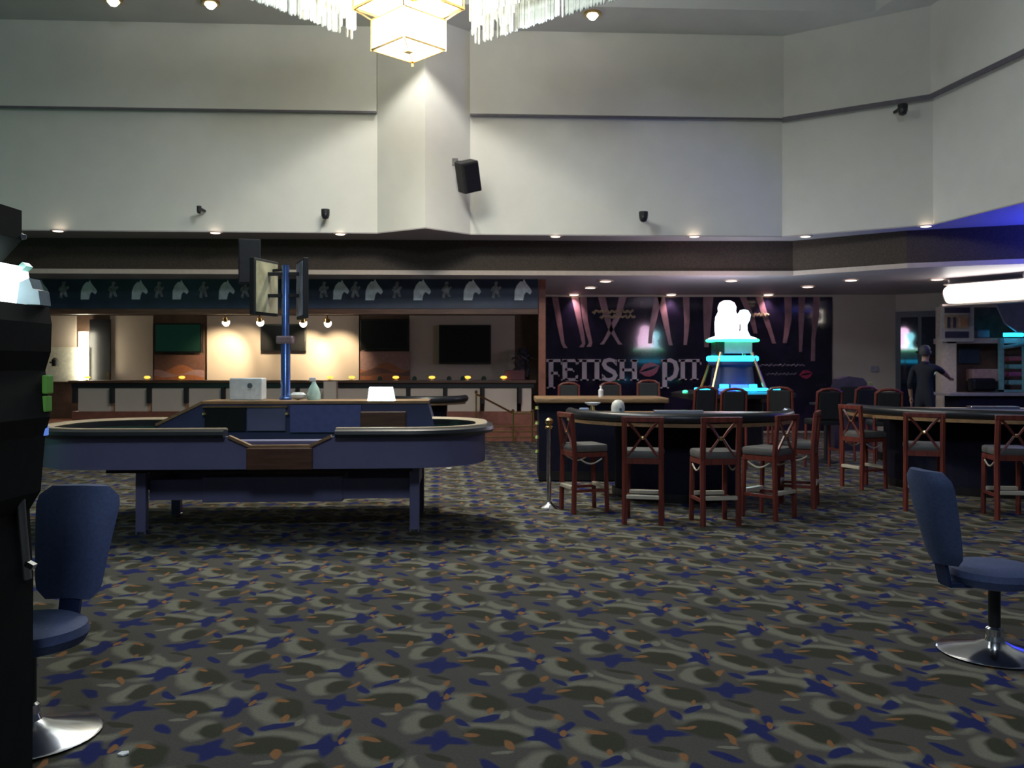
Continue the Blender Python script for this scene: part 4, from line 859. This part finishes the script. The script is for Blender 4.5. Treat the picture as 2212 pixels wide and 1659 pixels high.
# ================================================================== PERSON BEFORE THE GLASS DOOR
def make_person(loc, rz):
    V = []; E = []; RD = []
    def v(p, r, par=None):
        V.append(p); RD.append(r if isinstance(r, tuple) else (r, r)); i_ = len(V) - 1
        if par is not None: E.append((par, i_))
        return i_
    pel = v((0, 0, .96), (.135, .10)); spi = v((0, -.005, 1.15), (.125, .095), pel); che = v((0, 0, 1.37), (.150, .108), spi)
    nb = v((0, -.005, 1.51), (.070, .065), che); nt_ = v((0, .012, 1.575), (.052, .055), nb)
    h1 = v((0, .035, 1.635), (.062, .078), nt_); h2 = v((0, .025, 1.715), (.078, .094), h1); v((0, .012, 1.785), (.052, .062), h2)
    def hand(wr, d, side):
        d = Vector(d).normalized(); s2 = Vector((-d.y, d.x, 0)).normalized() if abs(d.z) < .8 else Vector((0, 1, 0)); w0 = Vector(V[wr])
        pm = v(tuple(w0 + d * .06), (.036, .018), wr); kn = v(tuple(w0 + d * .095), (.036, .016), pm)
        for k, ln in enumerate((.060, .072, .068, .052)):
            b0 = w0 + d * .10 + s2 * (-.030 + .020 * k); m1 = v(tuple(b0 + d * .02), .009, kn); m2 = v(tuple(b0 + d * ln * .6 + Vector((0, 0, -.010))), .008, m1); v(tuple(b0 + d * ln + Vector((0, 0, -.026))), .007, m2)
        tb = v(tuple(w0 + d * .045 + s2 * -.042), .011, pm); v(tuple(w0 + d * .085 + s2 * -.060 + Vector((0, 0, -.01))), .009, tb)
    for sx in (-1, 1):
        sh = v((sx * .185, -.005, 1.455), (.062, .062), che)
        if sx < 0:
            el = v((-.245, -.03, 1.17), .044, sh); wr = v((-.25, .06, .95), .029, el); hand(wr, (0, .25, -1), sx)
        else:
            el = v((.255, .22, 1.34), .044, sh); wr = v((.235, .46, 1.275), .029, el); hand(wr, (-.05, 1, -.18), sx)
        hp = v((sx * .092, 0, .88), (.088, .092), pel); kn_ = v((sx * .105, .025, .50), (.058, .060), hp); an = v((sx * .112, -.015, .10), (.040, .042), kn_)
        v((sx * .125, .13, .045), (.042, .032), an)
    me = bpy.data.meshes.new('body'); me.from_pydata(V, E, []); ob = bpy.data.objects.new('tmp_person', me); C.objects.link(ob)
    ob.modifiers.new('skin', 'SKIN')
    for i_, sv in enumerate(me.skin_vertices[0].data): sv.radius = RD[i_]; sv.use_root = (i_ == 0)
    sb_ = ob.modifiers.new('sub', 'SUBSURF'); sb_.levels = 2; sb_.render_levels = 2
    dg = bpy.context.evaluated_depsgraph_get(); bm_ = bpy.data.meshes.new_from_object(ob.evaluated_get(dg)); bpy.data.objects.remove(ob)
    bm_.materials.clear()
    for m in (mat('dark_uniform', (.010, .011, .022), .8, var=.2), mat('skin', (.40, .22, .15), .5, var=.08), mat('black_shoe', (.008, .008, .008), .35)): bm_.materials.append(m)
    for p in bm_.polygons:
        c = p.center; p.use_smooth = True
        arm = (c.x > .19 and c.y > .14 and c.z > 1.15) or (c.x < -.20 and c.z < 1.08 and c.z > .7)
        p.material_index = 1 if (c.z > 1.545 or arm) else (2 if c.z < .085 else 0)
    t = thing('person', 'person in dark clothes standing with one bare forearm reached out by the glass door', 'person', loc, rz)
    bo = bpy.data.objects.new('body', bm_); C.objects.link(bo); bo.parent = t
    MB().lathe([(.080, 1.66), (.088, 1.70), (.090, 1.74), (.084, 1.785), (.056, 1.822), (0, 1.834)], (0, -.012, 0), n=18, sy=1.12).build('hair', mat('dark_hair', (.05, .045, .05), .6), t, smooth=True)
    MB().box((0, .128, 1.685), (.022, .030, .040), bev=.008).build('nose', MATS['skin'], t, smooth=True)
    for sx in (-1, 1):
        MB().lathe([(0, -.010), (.009, -.005), (.010, .004), (0, .010)], (sx * .032, .112, 1.715), n=8).build('eye', mat('eye_dark', (.03, .02, .02), .2), t, smooth=True)
        MB().lathe([(0, -.03), (.014, -.018), (.016, .012), (0, .028)], (sx * .083, .02, 1.70), n=8, sy=1.3).build('ear', MATS['skin'], t, smooth=True)
    MB().box((0, .112, 1.645), (.045, .012, .012), bev=.004).build('mouth', mat('lip_skin', (.22, .08, .07), .5), t)
    MB().lathe([(.060, 1.515), (.078, 1.505), (.074, 1.545), (.058, 1.555), (.060, 1.515)], (0, 0, 0), n=18, sy=1.05).build('collar', MATS['dark_uniform'], t, smooth=True)
    return t
dz = tag(MB().box((PX(1998, 15.0), 15.0, .07), (1.3, .8, .14), bev=.01).build('dealer_platform', M_blackm), 'low dark dealer platform under the standing person', 'platform')
make_person((PX(1998, 15.0), 15.0, .14), R(-44))
# ================================================================== FOREGROUND PEDESTAL CHAIRS
def pedestal_chair(label, loc, rz, fab):
    t = thing('pedestal_chair', label, 'chair', loc, rz)
    MB().lathe([(0, 0), (.285, 0), (.30, .012), (.285, .022), (.10, .055), (.055, .075), (.045, .10), (0, .10)], n=40).build('base', M_chrome, t, smooth=True)
    MB().lathe([(.032, .08), (.032, .40), (0, .40)], n=14).build('pedestal', M_black, t, smooth=True)
    MB().lathe([(.045, .08), (.045, .14), (.033, .15)], n=14).build('collar', M_chrome, t, smooth=True)
    # seat: rounded D cushion
    pr = [(0, .385), (.16, .385), (.225, .405), (.245, .445), (.235, .48), (.20, .50), (.10, .505), (0, .505)]
    MB().lathe(pr, n=32, sx=1.0, sy=1.0).build('seat', fab, t, smooth=True)
    # backrest: curved slab, wider at the top, behind local -Y
    mb = MB(); nu, nv = 10, 12; Fr, Bk = [], []
    for j in range(nv + 1):
        v = j / nv; z = .52 + .52 * v; hw = (.155 + .065 * v) * (1 - .35 * max(0, (v - .85) / .15) ** 2) * (1 - .30 * max(0, (.12 - v) / .12) ** 2)
        yb = -.34 - .075 * v - .04 * v * v; th = .040 + .075 * math.sin(math.pi * min(1, (1 - v) * .9 + .12))
        fr, bk = [], []
        for i in range(nu + 1):
            u = -1 + 2 * i / nu; e = (1 - u ** 4); cur = .045 * u * u
            fr.append(mb.bm.verts.new((hw * u, yb + cur + th * e * .6, z))); bk.append(mb.bm.verts.new((hw * u, yb + cur - th * e * .4, z)))
        Fr.append(fr); Bk.append(bk)
    for j in range(nv):
        for i in range(nu):
            mb.face([Fr[j][i], Fr[j][i + 1], Fr[j + 1][i + 1], Fr[j + 1][i]]); mb.face([Bk[j][i + 1], Bk[j][i], Bk[j + 1][i], Bk[j + 1][i + 1]])
    for i in range(nu):
        mb.face([Fr[0][i + 1], Fr[0][i], Bk[0][i], Bk[0][i + 1]]); mb.face([Fr[nv][i], Fr[nv][i + 1], Bk[nv][i + 1], Bk[nv][i]])
    bmesh.ops.remove_doubles(mb.bm, verts=mb.bm.verts, dist=1e-4)
    mb.build('backrest', fab, t, smooth=True)
    MB().bar((0, -.12, .395), (0, -.30, .40), .10, .02).bar((0, -.30, .40), (0, -.345, .60), .10, .02).build('back_bracket', mat('blue_steel', (.03, .05, .14), .35, .5), t)
    return t
M_fab1 = mat('blue_upholstery', (.045, .068, .155), .75, var=.15, scale=60, bump=.1)
pedestal_chair('blue padded pedestal chair on chrome disc base beside the slot machine', (PX(62, 3.88), 3.88, 0), R(176), M_fab1)
c2 = pedestal_chair('dark blue pedestal chair with leaning backrest, alone on open carpet', (PX(2148, 5.0), 5.0, 0), R(-82), M_fab1)
# ================================================================== SLOT MACHINE AT THE LEFT EDGE
DS = 3.5
def sp2(x, y): return (PX(x, DS), PZ(y, DS))
sm = thing('slot_machine', 'tall black slot machine with glowing white topper panel at the carpet edge', 'slot machine', (-2.3, 3.15, 0))
prof = [(-2.75, 0), (PX(70, DS), 0)] + [sp2(*q) for q in [(72, 1250), (64, 1100), (88, 1060), (94, 985), (98, 940), (108, 900), (104, 850), (98, 800), (110, 760), (112, 700), (106, 664), (42, 664), (40, 690), (0, 655)]] + [(-2.75, PZ(655, DS))]
M_slot = mat('slot_black', (.006, .0075, .0065), .7, var=.2, spec=.15)
MB().xz(prof, 2.75, DS).build('cabinet', M_slot, sm, world=True)
MB().xz([sp2(*q) for q in [(0, 640), (58, 578), (62, 600), (52, 625), (64, 650), (40, 688), (0, 660)]] + [(-2.75, PZ(655, DS)), (-2.75, PZ(640, DS))], DS - .30, DS + .004).build('topper_panel', mat('topper_screen', (.9, 1, 1), .4, emit=(.82, 1, 1), es=5), sm, world=True)
MB().bar(Vector((PX(46, DS), DS - .02, PZ(592, DS))), Vector((PX(66, DS), DS - .02, PZ(573, DS))), .05, .022).build('topper_fin', mat('pale_green_acrylic', (.35, .6, .5), .3), sm, world=True)
MB().xz([sp2(*q) for q in [(66, 660), (72, 615), (92, 606), (100, 628), (112, 632), (116, 662)]], DS - .10, DS - .02).build('acrylic_wing', mat('grey_acrylic', (.18, .24, .27), .2), sm, world=True)
MB().xz([sp2(*q) for q in [(56, 662), (60, 634), (70, 640), (76, 658)]], DS - .06, DS + .006).build('cyan_lens', mat('cyan_lens', (.2, .8, .8), .3, emit=(.2, .9, .95), es=1.2), sm, world=True)
MB().xz([sp2(*q) for q in [(0, 575), (50, 520), (50, 456), (0, 474)]] + [(-2.75, PZ(500, DS)), (-2.75, PZ(575, DS))], 2.75, DS - .01).build('top_hood', M_slot, sm, world=True)
MB().xz([sp2(*q) for q in [(-60, 640), (-60, 560), (-10, 560), (-10, 640)]], 2.85, DS - .1).build('hood_support', M_blackm, sm, world=True)
MB().xz([sp2(*q) for q in [(0, 390), (6, 400), (8, 420), (2, 438), (-40, 470), (-40, 392)]], 3.0, DS - .1).build('hood_finial', M_blackm, sm, world=True)
MB().lathe([(0, 0), (.018, .005), (.02, .02), (0, .03)], (PX(46, DS), DS, PZ(519, DS)), n=10).build('hood_stud', M_chrome, sm, world=True)
# chrome trim on the front corner
MB().tube([sp3 for sp3 in (P(34, 985, 3.40), P(40, 1060, 3.40), P(46, 1140, 3.42), P(56, 1250, 3.44))], .022, 10).build('chrome_trim', mat('dull_chrome', (.30, .32, .33), .3, 1.0), sm, world=True, smooth=True)
MB().box(P(62, 1218, 3.43), (.05, .03, .02), rot=Matrix.Rotation(R(28), 3, 'Y')).box(P(30, 992, 3.39), (.035, .03, .012)).build('chrome_glint', M_chrome, sm, world=True)  # bright pieces added as glints on the trim
for (x, y, h_) in ((103, 830, 40), (100, 872, 34)):
    MB().box(P(x, y, DS - .02), (.022, .05, h_ * DS / F), bev=.006).build('green_button', mat('green_glow', (.07, .20, .04), .6, emit=(.25, .8, .08), es=.06), sm, world=True)
MB().box(P(96, 930, DS), (.022, .03, .04), bev=.005).build('blue_button', mat('blue_glow', (.1, .2, .6), .4, emit=(.15, .3, .9), es=.5), sm, world=True)
MB().box(P(36, 743, DS + .004), (.05, .01, .012), rot=Matrix.Rotation(R(25), 3, 'Y')).build('blue_mark', mat('blue_mark', (.05, .06, .5), .4, emit=(.05, .06, .8), es=.3), sm, world=True)
# ================================================================== LITTER
M_pap = mat('paper_scrap', (.75, .78, .78), .7)
for (x, y, s, lab) in ((268, 1630, .022, 'white paper scrap on the carpet near the chrome disc base'), (395, 1079, .07, 'white paper scrap under the craps table leg'), (970, 1012, .05, 'white paper scrap on the carpet beyond the craps table end')):
    p = G(x, y); mb = MB(); mb.prism([(-s, -s * .6), (s * .2, -s), (s, -.1 * s), (s * .5, s * .8), (-s * .7, s * .5)], 1, lambda u, v, t_: Vector((u, v, .002 + .006 * t_ + .1 * abs(u))))
    o = tag(mb.build('paper_scrap', M_pap), lab, 'paper'); o.location = (p.x, p.y, 0)
